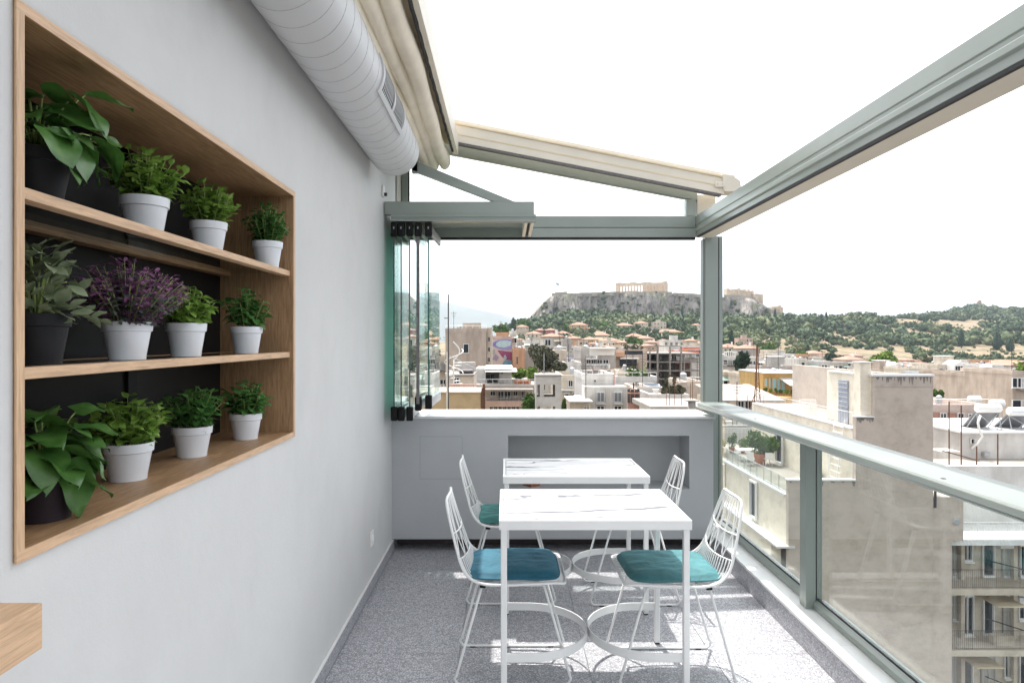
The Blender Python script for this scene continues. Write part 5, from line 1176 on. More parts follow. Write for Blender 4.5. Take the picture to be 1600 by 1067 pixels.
# --- patterned balcony block
Y = 110; t = bld('grey block with black and white patterned balcony screens', 908, 962, 543, Y, 12, 'grey', None, extras=('nohut',), group=G2)
B(t, 'roof_canopy', 'white_paint', (XX(921,Y), XX(960,Y), Y-1.4, Y+6, ZZ(545,Y), ZZ(543.5,Y)), (XX(921,Y), XX(960,Y), Y-.2, Y+.2, ZZ(555,Y), ZZ(545,Y)))
wins(t, [(916,923,562,568),(924,931,562,568),(933,941,562,568),(942,951,562,568)], Y)
for z0, z1, xa, xb in ((555,561,915,932),(568.5,578,915,952)):
    sc_ = B(t, 'balcony_screen', 'white_paint', (XX(xa,Y), XX(xb,Y), Y-1.0, Y-.9, ZZ(z1,Y), ZZ(z0,Y))); rg = random.Random(int(z0))
    for i in range(int((xb-xa)/2)):
        xx = xa+i*2+.3; h_ = z1-z0
        m = MB().add([PX(xx,z0+h_*rg.uniform(.05,.4),Y-1.03),PX(xx+1.1,z0+h_*rg.uniform(.0,.3),Y-1.03),PX(xx+rg.uniform(.5,1.3),z0+h_*rg.uniform(.6,.9),Y-1.03),PX(xx+.1,z0+h_*rg.uniform(.7,.95),Y-1.03)], [(0,3,2,1)]); m.build('dark_figure', 'dark_steel', sc_)
B(t, 'balcony_slab', 'concrete', (XX(913,Y), XX(953,Y), Y-1.05, Y-.01, ZZ(579.5,Y), ZZ(578,Y)), (XX(913,Y), XX(934,Y), Y-1.05, Y-.01, ZZ(562,Y), ZZ(561,Y)))
Y = 120; t = bld('tan block with a shaded loggia balcony and orange awning', 961, 1011, 546, Y, 12, 'tan', None, extras=('nohut',), group=G2)
B(t, 'loggia_glass', 'pane', (XX(968,Y), XX(995,Y), Y-.06, Y-.01, ZZ(572,Y), ZZ(561,Y))); B(t, 'canopy', 'white_paint', (XX(967,Y), XX(996,Y), Y-1.5, Y-.01, ZZ(560.5,Y), ZZ(559,Y))); B(t, 'orange_awning', 'painted', (XX(961,Y), XX(974,Y), Y-1.3, Y-.01, ZZ(557,Y), ZZ(550,Y)), col='orange')
railing(t, (XX(967,Y),Y-1.4,ZZ(577,Y)), (XX(996,Y),Y-1.4,ZZ(577,Y)), 1.1, 12, 'dark_steel', .04); B(t, 'glass_band', 'pane', (XX(976,Y), XX(1004,Y), Y-.05, Y-.01, ZZ(554,Y), ZZ(548,Y))); B(t, 'balcony_slab', 'concrete', (XX(966,Y), XX(997,Y), Y-1.5, Y-.01, ZZ(579,Y), ZZ(577,Y)))
bld('white terrace block with railing below the tan block', 963, 1026, 588, 82, 9, 'white', (5,1,1.1,.8), extras=('nohut',), group=G2); bld('cream roof hut on the white terrace block', 966, 998, 579, 86, 6, 'cream', [(989,991,584,590)], base=ZZ(590,86), extras=('nohut',), group=G2, wk='single')
bld('beige house with small windows right of the bell tower', 996, 1022, 606, 64, 7, 'beige', [(1002,1005,614,619)], extras=('nohut',), group=G2, wk='single')
# --- bell tower with cross
Y = 55; t = near('bell_tower', 'small reddish tiled bell tower with a cross on top', 'tower', PX(990, 645, Y)); l0 = wloc(t)
c0 = PX(990,605,Y); u_ = Y/F
MT['brick'] = plain('old_brick', (.36,.20,.15), .9, var=.2, scale=2)
inst('shaft', MB().lathe([(9*u_,-60*u_),(9*u_,8*u_)], seg=8).mesh('shaft', 'brick'), t, c0-l0-Vector((0,0,18*u_))); inst('cornice', MB().lathe([(10.5*u_,0),(11*u_,1.2*u_),(9.6*u_,2.4*u_)], seg=8).mesh('cornice', 'brick'), t, c0-l0-Vector((0,0,10*u_)))
inst('dome', MB().lathe([(9.5*u_,0),(8*u_,2.4*u_),(5*u_,4.6*u_),(.5*u_,6*u_)], seg=16).mesh('dome', 'tile', True), t, c0-l0-Vector((0,0,7.6*u_)))
inst('cross', MB().box(-.05,.05,-.04,.04,0,9*u_).box(-2.2*u_,-.051,-.04,.04,5.4*u_,6.4*u_).box(.051,2.2*u_,-.04,.04,5.4*u_,6.4*u_).mesh('cross', 'dark_steel'), t, c0-l0-Vector((0,0,1.7*u_)))
for i in range(8): a = math.pi/8*(2*i+1); inst('arch_opening', MB().box(-.14,.14,-.03,.03,0,1.1).mesh('arch_opening', 'dark_steel'), t, c0-l0+Vector((8.5*u_*math.cos(a), 8.5*u_*math.sin(a), -24*u_)), (0,0,a+math.pi/2))
# --- bare concrete skeleton
Y = 130; D = 13; t = near('concrete_skeleton', 'bare concrete skeleton of an unfinished building with open floors', 'building', (XX(1055,Y), Y, -20))
fl_ = [540,551.5,565,578.5,591.5,604.5,618]; cx_ = [1015,1026.5,1046,1063.5,1068.5,1078.5,1093.5]
for i, yv in enumerate(fl_):
    xa, xb = (1013,1063) if i == 0 else (1013,1095)
    if i == 0: B(t, 'beam', 'concrete', (XX(xa,Y), XX(xb,Y), Y+.05, Y+.35, ZZ(yv+1.6,Y), ZZ(yv,Y)))
    else: B(t, 'floor_slab', 'concrete', (XX(xa,Y), XX(xb,Y), Y+.04, Y+D, ZZ(yv+1.7,Y), ZZ(yv,Y)))
for i, x in enumerate(cx_):
    for j, yy in enumerate((Y, Y+D*.5, Y+D-.5)):
        w2 = 1.9 if i in (1,2,3) else 1.2; B(t, 'column', 'concrete', (XX(x,Y), XX(x+w2*1.3,Y), yy, yy+.45, -20, ZZ(541 if i < 4 and j < 1 else 552,Y)))
for i in range(1, 6):
    y0, y1 = fl_[i], fl_[i+1]
    for a, b in (((1028.5,y1),(1034,(y0+y1)/2)),((1034,(y0+y1)/2),(1028.5,y0+1.7))): MB().add([PX(*a,Y+1), PX(*b,Y+1), PX(b[0],b[1]+1.2,Y+1), PX(a[0],a[1]+1.2,Y+1), PX(*a,Y+2.2), PX(*b,Y+2.2), PX(b[0],b[1]+1.2,Y+2.2), PX(a[0],a[1]+1.2,Y+2.2)], [(0,1,2,3),(4,7,6,5),(0,4,5,1),(1,5,6,2),(2,6,7,3),(3,7,4,0)]).build('stair_flight', 'concrete', t)
B(t, 'rear_wall', 'dark_steel', (XX(1026,Y), XX(1063,Y), Y+D, Y+D+.2, -20, ZZ(552,Y))); B(t, 'rear_wall', 'brick', (XX(1063,Y), XX(1096,Y), Y+D*.55, Y+D*.55+.2, -20, ZZ(565,Y))); B(t, 'side_wall', 'concrete', (XX(1045,Y)+.5, XX(1045,Y)+.7, Y+3, Y+D-.6, -20, ZZ(553,Y)))  # the dark rear wall is added to make the open floors read dark
t = bld('house with a long orange awning behind the concrete skeleton', 1048, 1094, 540, 165, 9, 'white', (6,1,1.4,1.8), extras=('nohut',), group=G2); B(t, 'orange_awning', plain('orange_fabric', (.62,.13,.06), .8), (XX(1047,150), XX(1093,150), 150, 152, ZZ(551.5,150), ZZ(548,150)), (XX(1068,150), XX(1093,150), 149.9, 152, ZZ(545.2,150), ZZ(543,150)))
# --- roofs in front of the skeleton
t = bld('low roof terrace with a weathered parapet below the concrete skeleton', 1016, 1076, 616, 54, 9, 'grey', None, extras=('nohut',), group=G2, mat='stained'); B(t, 'lower_roof', 'corrugated', (XX(1003,50), XX(1104,50), 47, 53.9, ZZ(630,50)-.3, ZZ(629,50)))
for i, x in enumerate((1041,1046,1054,1064.5,1079,1082)): MB().tube([PX(x,640,48), PX(x+.3,606-7*(i % 3),48)], .022, 4).build('rebar', 'rust', t)
bld('beige rooftop block beside the corner post', 1072, 1102, 596, 75, 8, 'beige', [(1093,1098,613,618)], extras=('nohut',), group=G2, wk='single'); bld('small brown hut with a vent below the skeleton', 1063, 1073, 597, 66, 3, 'tan', [(1066,1072,604,608)], extras=('nohut',), group=G2, wk='single')
t = near('chimney_block', 'cylindrical concrete chimney block behind the ledge, beside the post', 'chimney', PX(1081,645,45)); l0 = wloc(t); inst('shaft', MB().lathe([(.25,-1),(.25,.78)], seg=14).mesh('shaft', 'concrete', True), t); inst('cap', MB().box(-.42,.42,-.3,.3,.78,.84).mesh('cap', 'concrete'), t)
# --- yellow house with terrace plants
Y = 90; t = bld('yellow house with light blue doors and potted terrace plants', 1192, 1278, 583, Y, 9, 'yellow', None, extras=('nohut',), group=G2)
for a, b, c_, d in ((1194,1198,591,604),(1200.5,1203.5,590,606),(1206,1213,590,611),(1214,1219,591,612),(1220,1226,592,613)): inst('blue_door', MB().box(-.5,.5,-.12,0,0,1).box(-.42,.42,-.14,-.121,.06,.94,1).mesh('door', [plain('yellow_frame', (.6,.38,.13), .7), plain('light_blue_paint', (.28,.50,.58), .5)]), t, Vector((XX((a+b)/2,Y), Y-.004, ZZ(d,Y)))-wloc(t), scale=((b-a)/F*Y, 1, (d-c_)/F*Y))
B(t, 'roof_edge', 'pale_stone', (XX(1190,Y), XX(1262,Y), Y-1, Y+9, ZZ(583,Y)+.001, ZZ(581.5,Y)))
MB().prism([(Y-3.6,ZZ(600,Y)),(Y-3.6,ZZ(599,Y)),(Y-.05,ZZ(590,Y)),(Y-.05,ZZ(591,Y))], 'x', XX(1217,Y), XX(1263,Y)).build('awning', 'white_paint', t); B(t, 'terrace', 'stucco', (XX(1128,Y), XX(1245,Y), Y-4, Y-.1, -20, ZZ(617,Y)), col='yellow')
wins(t, [(1253,1259,595,610)], Y, 'single')
B(t, 'end_wall', 'stained', (XX(1276.5,Y), XX(1296,Y), Y-.6, Y+9, -20, ZZ(591,Y)), (XX(1242,Y), XX(1276,Y), Y-.7, Y-.2, -20, ZZ(613,Y)), col='grey'); B(t, 'water_tank', 'steel_grey', (XX(1280,Y), XX(1291,Y), Y+1, Y+2.2, ZZ(590,Y), ZZ(578,Y)))
rg = random.Random(4)
def shrub(label, px_, yb, Y, w, h, mat, n, seed, name='terrace_shrub', cat_='shrub', group='terrace plants', pot_=True, leaf=.09, trunk=0, lobes=5):
    rg = np.random.default_rng(seed); b_ = PX(px_, yb, Y); t = thing(name, label, cat_, b_, group); z0 = h*.22 if pot_ else trunk
    C = []; 
    for i in range(lobes): C.append((rg.uniform(-.3,.3)*w, rg.uniform(-.3,.3)*w, z0+(h-z0)*rg.uniform(.25,.78), w*rg.uniform(.22,.34), (h-z0)*rg.uniform(.2,.32)))
    C.append((0,0,z0+(h-z0)*.45,w*.36,(h-z0)*.4))
    C = np.array(C); k = rg.integers(0, len(C), n); d = rg.normal(size=(n,3)); d /= np.linalg.norm(d,axis=1)[:,None]; rr = rg.uniform(.55,1.08,(n,1))
    P = C[k,:3]+d*rr*np.stack([C[k,3],C[k,3],C[k,4]],1); a = rg.normal(size=(n,3)); a /= np.linalg.norm(a,axis=1)[:,None]; b = np.cross(a, rg.normal(size=(n,3))); b /= np.linalg.norm(b,axis=1)[:,None]; s = leaf*rg.uniform(.6,1.3,(n,1))
    V = np.concatenate([P-a*s, P+b*s*.55, P+a*s, P-b*s*.55]); i_ = np.arange(n); inst('crown', fastmesh('crown', V, np.stack([i_,i_+n,i_+2*n,i_+3*n],1), [mat]), t)['kind'] = 'stuff'
    if pot_: inst('pot', MB().lathe([(w*.16,0),(w*.26,h*.26),(w*.27,h*.3),(w*.2,h*.28)], seg=12).mesh('pot', 'terracotta'), t)
    m = MB().tube([(0,0,-1 if not pot_ else h*.2),(0.02*w,0,z0),(0,.02*w,z0+(h-z0)*.5)], max(.012, w*.035), 6, r1=w*.012)
    for q in range(4): m.tube([(0,0,z0*.9+(h-z0)*.1*q),(C[q % len(C)][0]*.8, C[q % len(C)][1]*.8, C[q % len(C)][2])], w*.015, 5, r1=w*.006)
    inst('trunk', m.mesh('trunk', 'trunk'), t); return t
for i in range(9): shrub(f'leafy potted terrace plant before the yellow house, {names_[i]} from the left', 1196+8.2*i, 615+.8*i, Y-3.4, 6.5*Y/F, (9+4*rg.random())*Y/F, ['tree_green','tree_lime','tree_green'][i % 3], 220, i)
for i in range(4): shrub(f'terrace plant left of the dark mast, {names_[i]} from the post', 1150+9*i, 611, Y-3.4, 7*Y/F, 7*Y/F, 'tree_green', 200, 30+i)
# --- sheds with sheet roofs
Y = 62; t = near('shed', 'long shed with pale corrugated sheet roof below the yellow house', 'shed', (XX(1190,Y), Y, -20))
MB().prism([(Y-.4,ZZ(626,Y)),(Y-.4,ZZ(625,Y)),(Y+9,ZZ(610,Y)),(Y+9,ZZ(612,Y))], 'x', XX(1128,Y), XX(1225,Y)).build('roof', 'corrugated', t); B(t, 'wall', 'stained', (XX(1139,Y), XX(1150,Y), Y, Y+8, -20, ZZ(627,Y)), (XX(1175,Y), XX(1222,Y), Y, Y+8, -20, ZZ(627,Y)), (XX(1128,Y), XX(1175,Y), Y+.5, Y+8, -20, ZZ(627,Y)), col='beige')
wins(t, [(1152,1162,626,640),(1163,1174,626,640)], Y+.5, 'double')
t = near('lattice_mast', 'dark rusty lattice mast rising above the sheet roofs', 'mast', PX(1183, 645, 55)); l0 = wloc(t); m = MB(); H = (645-541)/F*55
for q in range(3): a = q*2.09; m.tube([(.35*math.cos(a),.35*math.sin(a),0),(.16*math.cos(a),.16*math.sin(a),H*.45),(.05*math.cos(a),.05*math.sin(a),H)], .04, 4)
for i in range(14):
    z = H*.5*i/14; r0 = .35-.19*(i/14); a = i*2.09; m.tube([(r0*math.cos(a),r0*math.sin(a),z),(r0*math.cos(a+2.09),r0*math.sin(a+2.09),z+.25)], .025, 4)
inst('mast', m.mesh('mast', 'rust'), t)
for x in (-.75, .55): inst('stay', MB().tube([(x,0,0),(x*.2,0,1.6)], .03, 4).tube([(x,0,0),(x,0,1.4)], .025, 4).mesh('stay', 'rust'), t)
# --- big stepped building on the right, front plane 34 m away
Y = 34; t = near('stepped_building', 'big stepped cream building with a bare stained end wall and roof terraces', 'building', (XX(1370,Y), Y, -22))
xL, xU, xP, xR = XX(1232,Y), XX(1337,Y), XX(1366,Y), XX(1458,Y)
zc = (.80,.73,.61); zg = (.53,.458,.395)  # side wall cream is brightened: sunlight put into the colour
zl, zu, zp = ZZ(751,Y), ZZ(652,Y), ZZ(588,Y); zs = ZZ(672,Y)      # zs: floor of the upper terrace
def slabw(nm, x0, x1, y0, y1, z0, z1, col, mat='stained'): return B(t, nm, mat, (x0, x1, y0, y1, z0, z1), col=col)
slabw('end_wall', xU+.001, xR, Y, Y+.3, -22, zu, zg); slabw('end_wall', xP, xR, Y+.001, Y+.3, zu+.001, zp, zg); slabw('end_wall', xL, xU, Y+.002, Y+.3, -22, zl, zg)
slabw('side_wall', xU, xU+.3, Y+.301, 48, ZZ(778,Y), zs-.01, zc); slabw('side_wall', xP, xP+.3, Y+.301, 38.7, zs, zp, zc); slabw('side_wall', xL, xL+.3, Y+.301, 52, ZZ(853,Y), ZZ(778,Y)-.01, zc)
slabw('back_wall', xP, xR, 38.701, 39, zs, zp, zc); slabw('right_wall', xR-.3, xR-.001, Y+.302, 50, -22, zp-.01, zg); slabw('rear_wall', xU, xR, 48.01, 48.3, -22, zs-.01, zc)
slabw('base_wall', xL-.55, xL-.05, Y+.8, 52, -22, ZZ(856,Y), zc)
B(t, 'coping', 'pale_stone', (xP-.1, xR+.05, Y-.06, Y+.42, zp+.001, zp+.10), (xP-.1, xP+.38, Y+.43, 38.8, zp+.001, zp+.10)); B(t, 'roof', 'cement_roof', (xP+.31, xR-.31, Y+.43, 38.69, zp-.25, zp-.15)); 
B(t, 'upper_terrace', 'cement_roof', (xU+.31, xR-.31, 39.01, 47.9, zs-.3, zs-.02), (xU+.31, xP-.01, Y+.31, 39, zs-.3, zs-.02)); B(t, 'terrace_coping', 'pale_stone', (xU-.08, xU+.4, Y+.31, 48.1, zs, zs+.07), (xU-.04, xP-.01, Y-.05, Y+.305, zu+.001, zu+.06))
B(t, 'chimney', 'stained', (XX(1350,Y), XX(1367,Y), Y+.35, Y+1.0, zs-.05, ZZ(567,Y)), col=zc); B(t, 'chimney_cap', 'pale_stone', (XX(1348.5,Y), XX(1368.5,Y), Y+.25, Y+1.1, ZZ(567,Y)+.001, ZZ(565.5,Y)))
B(t, 'lower_terrace', 'cement_roof', (xL+.31, xU-.01, Y+.31, 51.9, ZZ(778,Y)-.2, ZZ(778,Y))); B(t, 'terrace_coping', 'pale_stone', (xL-.06, xU-.001, Y-.05, Y+.35, zl, zl+.07), (xL-.06, xL+.32, Y+.36, 52, ZZ(778,Y)+.001, ZZ(778,Y)+.12)); B(t, 'base_ledge', 'pale_stone', (xL-.6, xL+.3, Y-.06, 52, ZZ(856,Y)+.001, ZZ(853,Y)))
railing(t, (xL+.1, Y+.4, ZZ(778,Y)+.12), (xL+.1, 51, ZZ(778,Y)+.12), .78, 16, 'steel_grey', .02)
for i in range(16):
    y0 = Y+.4+(51-Y-.4)*i/16; MB().box(xL+.09, xL+.11, y0+.05, y0+(51-Y-.4)/16-.05, ZZ(778,Y)+.2, ZZ(778,Y)+.86).build('railing_pane', 'glass', t)
railing(t, (xU+.1, Y+.5, zs+.07), (xU+.1, 47.8, zs+.07), .75, 80, 'white_paint', .014, bars=10)
railing(t, (xU+.2, 41, zs), (xU+1.2, 41, zs), .9, 24, 'white_paint', .02, bars=8)
def sidewin(x, y, z, w, h, kind='single', nm='door'): return inst(nm, WM[kind], t, Vector((x-.004, y, z))-wloc(t), (0,0,R(-90)), (w, 1, h))
sidewin(xU, 43.3, ZZ(778,Y)+.02, 1.1, 2.3); sidewin(xL, 38.6, ZZ(853,Y)+.2, 1.0, 2.1); sidewin(xL, 44.2, ZZ(853,Y)+.2, 1.0, 2.1)
inst('glass_block_window', MB().box(-.5,.5,-.08,0,0,1).mesh('glass_block_window', plain('glass_blocks', (.30,.33,.40), .3, var=.2, scale=4)), t, Vector((xP-.004, 37.0, zs))-wloc(t), (0,0,R(-90)), (1.0,1,2.3))
for i in range(7): B(t, 'glazing_bar', 'grey_frame', (xP-.12, xP-.085, 36.5, 37.5, zu+.25*i, zu+.25*i+.03))
# ladder and pipe on the side wall
lz0, lz1 = ZZ(778,Y)+.02, zs+.4; m = MB()
for q in range(11): m.tube([(xU-.35+.02*q, Y+1.0, lz0+(lz1-lz0)*q/10*.9), (xU-.35+.02*q, Y+2.0, lz0+(lz1-lz0)*q/10*.9)], .025, 4)
for yy in (Y+1.0, Y+2.0): m.tube([(xU-.55, yy, lz0), (xU-.05, yy, lz1)], .035, 5)
m.build('ladder', 'white_paint', t); MB().tube([(xU-.1,Y+.8,lz0),(xU-.12,Y+.6,lz0+.35),(xU-.05,Y+.4,lz0+.9)], .03, 5).build('hose', 'white_paint', t)
# drips under the coping of the end wall
rg = random.Random(8); MT['grime'] = plain('grime', (.21,.185,.16), .95, var=.3, scale=3)
for i in range(16):
    x = xP+.2+(xR-xP-.4)*i/15+rg.uniform(-.08,.08); w2 = rg.uniform(.03,.10); h2 = rg.uniform(.12,.45); MB().add([(x-w2,Y-.024,zp-.03),(x+w2,Y-.024,zp-.03),(x+w2*.5,Y-.024,zp-.03-h2*.7),(x-w2*.1,Y-.024,zp-.03-h2),(x-w2*.6,Y-.024,zp-.03-h2*.6)], [(0,4,3,2,1)]).build('stain', 'grime', t)
B(t, 'top_band', 'stained', (xP+.002, xR-.002, Y-.02, Y-.001, zp-.52, zp-.001), col=(.50,.435,.38))
for x0, x1, zz in ((xU, xP, zu), (xL, xU, zl)):
    for i in range(7): x = x0+.1+(x1-x0-.2)*i/6; w2 = rg.uniform(.04,.12); h2 = rg.uniform(.06,.3); MB().add([(x-w2,Y-.004,zz-.02),(x+w2,Y-.004,zz-.02),(x+w2*.6,Y-.004,zz-h2),(x-w2*.5,Y-.004,zz-h2*.8)], [(0,3,2,1)]).build('stain', 'grime', t)
# air conditioner and terrace things
a = near('air_conditioner', 'white air conditioner on the lower terrace of the stepped building', 'air conditioner', (xU-.6, 37.6, ZZ(778,Y)))
B(a, 'body', 'white_paint', (xU-.55, xU-.2, 37.2, 38.1, ZZ(778,Y)+.12, ZZ(778,Y)+.75), bev=.02); B(a, 'stand', 'steel_grey', (xU-.6, xU-.15, 37.25, 37.3, ZZ(778,Y), ZZ(778,Y)+.119), (xU-.6, xU-.15, 38.0, 38.05, ZZ(778,Y), ZZ(778,Y)+.119)); inst('fan_grille', MB().lathe([(.25,0),(.25,.02),(.1,.03)], seg=16).mesh('fan_grille', 'steel_grey'), a, Vector((xU-.375, 37.19, ZZ(778,Y)+.43))-wloc(a), (R(90),0,0))
zt_ = ZZ(778,Y)
def spot(x, Yq): return x*F/Yq+790
shrub('round green shrub in a terracotta pot on the lower terrace', spot(xU-1.3,43.2), 530+(1.5-zt_)/43.2*F, 43.2, 1.7, 2.3, 'tree_green', 1500, 51, 'potted_shrub', leaf=.11)
for i in range(4): shrub(f'small potted plant at the far end of the lower terrace, {names_[i]} from the left', spot(xL+.9+.75*i,47.5), 530+(1.5-zt_)/47.5*F, 47.5, .8, 1.1+.2*(i % 2), 'tree_green' if i % 2 else 'tree_lime', 300, 60+i, 'potted_shrub', leaf=.08)
tb_ = near('terrace_table', 'white garden table on the lower terrace of the stepped building', 'table', (xL+1.7, 44.5, zt_))
B(tb_, 'top', 'white_paint', (xL+1.0, xL+2.4, 44, 45, zt_+.7, zt_+.74)); 
for x in (xL+1.06, xL+2.34):
    for y in (44.06, 44.94): B(tb_, 'leg', 'white_paint', (x-.03, x+.03, y-.03, y+.03, zt_, zt_+.699))
for i, (x, y) in enumerate(((xL+1.2, 42.9), (xL+2.3, 42.7))):
    c_ = near('garden_chair', f'white garden chair, {"left" if i == 0 else "right"} one, beside the garden table', 'chair', (x, y, zt_), 'garden chairs on the lower terrace')
    B(c_, 'seat', 'white_paint', (x-.22, x+.22, y-.22, y+.22, zt_+.42, zt_+.45)); B(c_, 'backrest', 'white_paint', (x-.22, x+.22, y-.22, y-.19, zt_+.451, zt_+.85))
    for dx in (-.2, .2):
        for dy in (-.2, .2): B(c_, 'leg', 'white_paint', (x+dx-.02, x+dx+.02, y+dy-.02, y+dy+.02, zt_, zt_+.419))
t = bld('low grey house with striped awning behind the lower terrace', 1128, 1180, 664, 56, 6, 'pale', None, extras=('nohut',), group=G2); B(t, 'striped_awning', 'steel_grey', *[(XX(1128,55), XX(1180,55), 55+.3*i, 55.2+.3*i, ZZ(676,55)+.12*i, ZZ(676,55)+.12*i+.05) for i in range(4)]); railing(t, (XX(1130,54.5),54.5,ZZ(692,54.5)), (XX(1178,54.5),54.5,ZZ(692,54.5)), 1.2, 22, 'white_paint', .03)
# --- apartment block with balconies, right of the stepped building
Y = 34.4; t = near('balcony_building', 'beige apartment block with railed balconies behind the right glass', 'building', (XX(1560,Y), Y, -22))
xa, xb = XX(1481,Y), XX(1760,Y); bc = (.56,.49,.40); F0 = [ZZ(842,Y), ZZ(918,Y), ZZ(1013,Y), ZZ(1108,Y)]
B(t, 'pier', 'stained', (xR+.01, xa, Y-.3, Y+8, -22, ZZ(842,Y)), (xR+.01, XX(1499,Y), Y-.3, Y+8, ZZ(842,Y)+.001, ZZ(774,Y)), col=(.55,.475,.41)); inst('round_vent', MB().lathe([(.17,0),(.17,.05),(.12,.06)], seg=16).mesh('round_vent', 'steel_grey'), t, Vector((XX(1488,Y), Y-.3, ZZ(812,Y)))-wloc(t), (R(90),0,0)); MB().tube([(xR+.12,Y-.38,ZZ(760,Y)),(xR+.12,Y-.38,ZZ(790,Y))], .06, 8).build('downpipe', 'dark_steel', t); B(t, 'rear_wall', 'stained', (xa, xb, Y+1.6, Y+9, -22, F0[0]-.3), col=bc)
B(t, 'roof_terrace', 'pale_stone', (xa, xb, Y-.1, Y+9, F0[0]-.29, F0[0])); railing(t, (xa,Y,F0[0]), (xb,Y,F0[0]), .85, 60, 'white_paint', .018, bars=10)
B(t, 'roof_hut', 'stucco', (XX(1487,40), XX(1640,40), 40, 43, F0[0], F0[0]+2.2), col='white')
for i in (1, 2, 3):
    z = F0[i]
    B(t, 'balcony_slab', 'stained', (xa, xb, Y-.15, Y+1.59, z-.32, z-.02), col=bc); railing(t, (xa,Y-.05,z-.02), (xb,Y-.05,z-.02), .95, 90, 'dark_steel', .014, bars=12)
    for j, (x, w2) in enumerate(((1484,8),(1501,18),(1533,20),(1566,16),(1590,20),(1622,20))):
        X_ = XX(x,Y+1.6); wd = w2/F*Y; inst('balcony_door', WM[('double','shutter','single')[(j*2+i*i) % 3]], t, Vector((X_+wd/2, Y+1.596, z+(.85 if (j+i) % 4 == 2 else 0)))-wloc(t), scale=(wd*(.85+.13*((j+2*i) % 3)),1,1.3 if (j+i) % 4 == 2 else 2.15))
        if j == 1+i: B(t, 'air_conditioner', 'white_paint', (X_+wd+.1, X_+wd+.8, Y+1.2, Y+1.59, z+1.6, z+2.1))
        if j == 4-i: B(t, 'awning', 'painted', (X_-.3, X_+wd+.5, Y-.1, Y+1.55, z+2.1, z+2.16), col=(.62,.52,.36))
        if j in (2,) and i == 2: B(t, 'planter', 'stained', (X_-.2, X_+.9, Y+.4, Y+.8, z-.019, z+.45), col=bc)
    for x in (1494, 1527, 1612): B(t, 'pilaster', 'stained', (XX(x,Y), XX(x+6,Y), Y+1.2, Y+1.59, z-.019, z+2.35), col=bc)
    MB().tube([(XX(1600,Y),Y-.1,z+.93),(XX(1572,Y),Y+1.5,z+.93)], .03, 5).build('partition_rail', 'dark_steel', t)
# --- windows house with brick infill
Y = 58; t = bld('pink stained apartment house with brick panels and white windows', 1440, 1546, 632, Y, 9, (.52,.42,.37), [(1468,1478,645,660),(1495,1505,645,663),(1512,1522,646,662)], extras=('nohut',), group=G2, mat='stained')
wins(t, [(1459+9*i,1467+9*i,677,691) for i in range(6)], Y); B(t, 'brick_panel', 'brick', (XX(1457,Y), XX(1467,Y), Y-.05, Y-.042, ZZ(659,Y), ZZ(644,Y)), (XX(1479,Y), XX(1494,Y), Y-.05, Y-.042, ZZ(663,Y), ZZ(645,Y))); railing(t, (XX(1458,Y),Y-.5,ZZ(704,Y)), (XX(1510,Y),Y-.5,ZZ(704,Y)), .7, 30, 'steel_grey', .02); B(t, 'balcony_slab', 'stained', (XX(1458,Y), XX(1512,Y), Y-.6, Y-.05, ZZ(707,Y), ZZ(704,Y)), col=(.52,.45,.4))
B(t, 'ledge', 'stained', (XX(1456,Y), XX(1546,Y), Y-.25, Y-.05, ZZ(673,Y), ZZ(671,Y)), col=(.4,.33,.3))
# --- white roof with solar water heaters
Y = 42; t = near('white_roof_building', 'white roof building carrying solar water heaters at the right edge', 'building', (XX(1560,Y), Y, -22))
B(t, 'wall', 'stucco', (XX(1503,Y), XX(1760,Y), Y, Y+7, -22, ZZ(677,Y)), col='white'); B(t, 'coping', 'pale_stone', (XX(1501,Y), XX(1760,Y), Y-.15, Y+7.2, ZZ(677,Y)+.001, ZZ(674,Y))); wins(t, [(1515,1521,685,693)], Y, 'single'); B(t, 'vent_box', 'steel_grey', (XX(1533,Y), XX(1542,Y), Y-.3, Y-.01, ZZ(712,Y), ZZ(705,Y)))
MB().tube([PX(1532,649,Y-.3),PX(1528,660,Y-.35),PX(1530,672,Y-.4),PX(1535,682,Y-.4),PX(1528,692,Y-.35),PX(1518,701,Y-.2)], .07, 7).build('insulated_pipe', 'white_paint', t, smooth=True)
B(t, 'front_terrace', 'cement_roof', (XX(1458,Y-4), XX(1760,Y-4), Y-4.5, Y-.01, ZZ(736,Y-4)-.2, ZZ(736,Y-4)), (XX(1458,Y-4), XX(1503,Y-4), Y-.005, Y+6, ZZ(736,Y-4)-.2, ZZ(736,Y-4))); B(t, 'front_parapet', 'stucco', (XX(1458,Y-5), XX(1760,Y-5), Y-4.8, Y-4.51, -22, ZZ(729,Y-5)), col='white')
for i, (x, y0) in enumerate(((1483,627),(1502,633),(1526,697),(1559,678))): MB().tube([PX(x,745,Y-4.2), PX(x,y0,Y-4.2)], .035, 5).build('rusty_pole', 'rust', t)
MB().tube([PX(1469,703,Y-4.2),PX(1502,712,Y-4.2),PX(1530,720,Y-4.2)], .03, 5).build('rusty_pipe', 'rust', t); MB().box(XX(1470,Y-3), XX(1500,Y-3), Y-3, Y-2, ZZ(706,Y-3), ZZ(705,Y-3)).build('shade_sheet', 'white_paint', t)
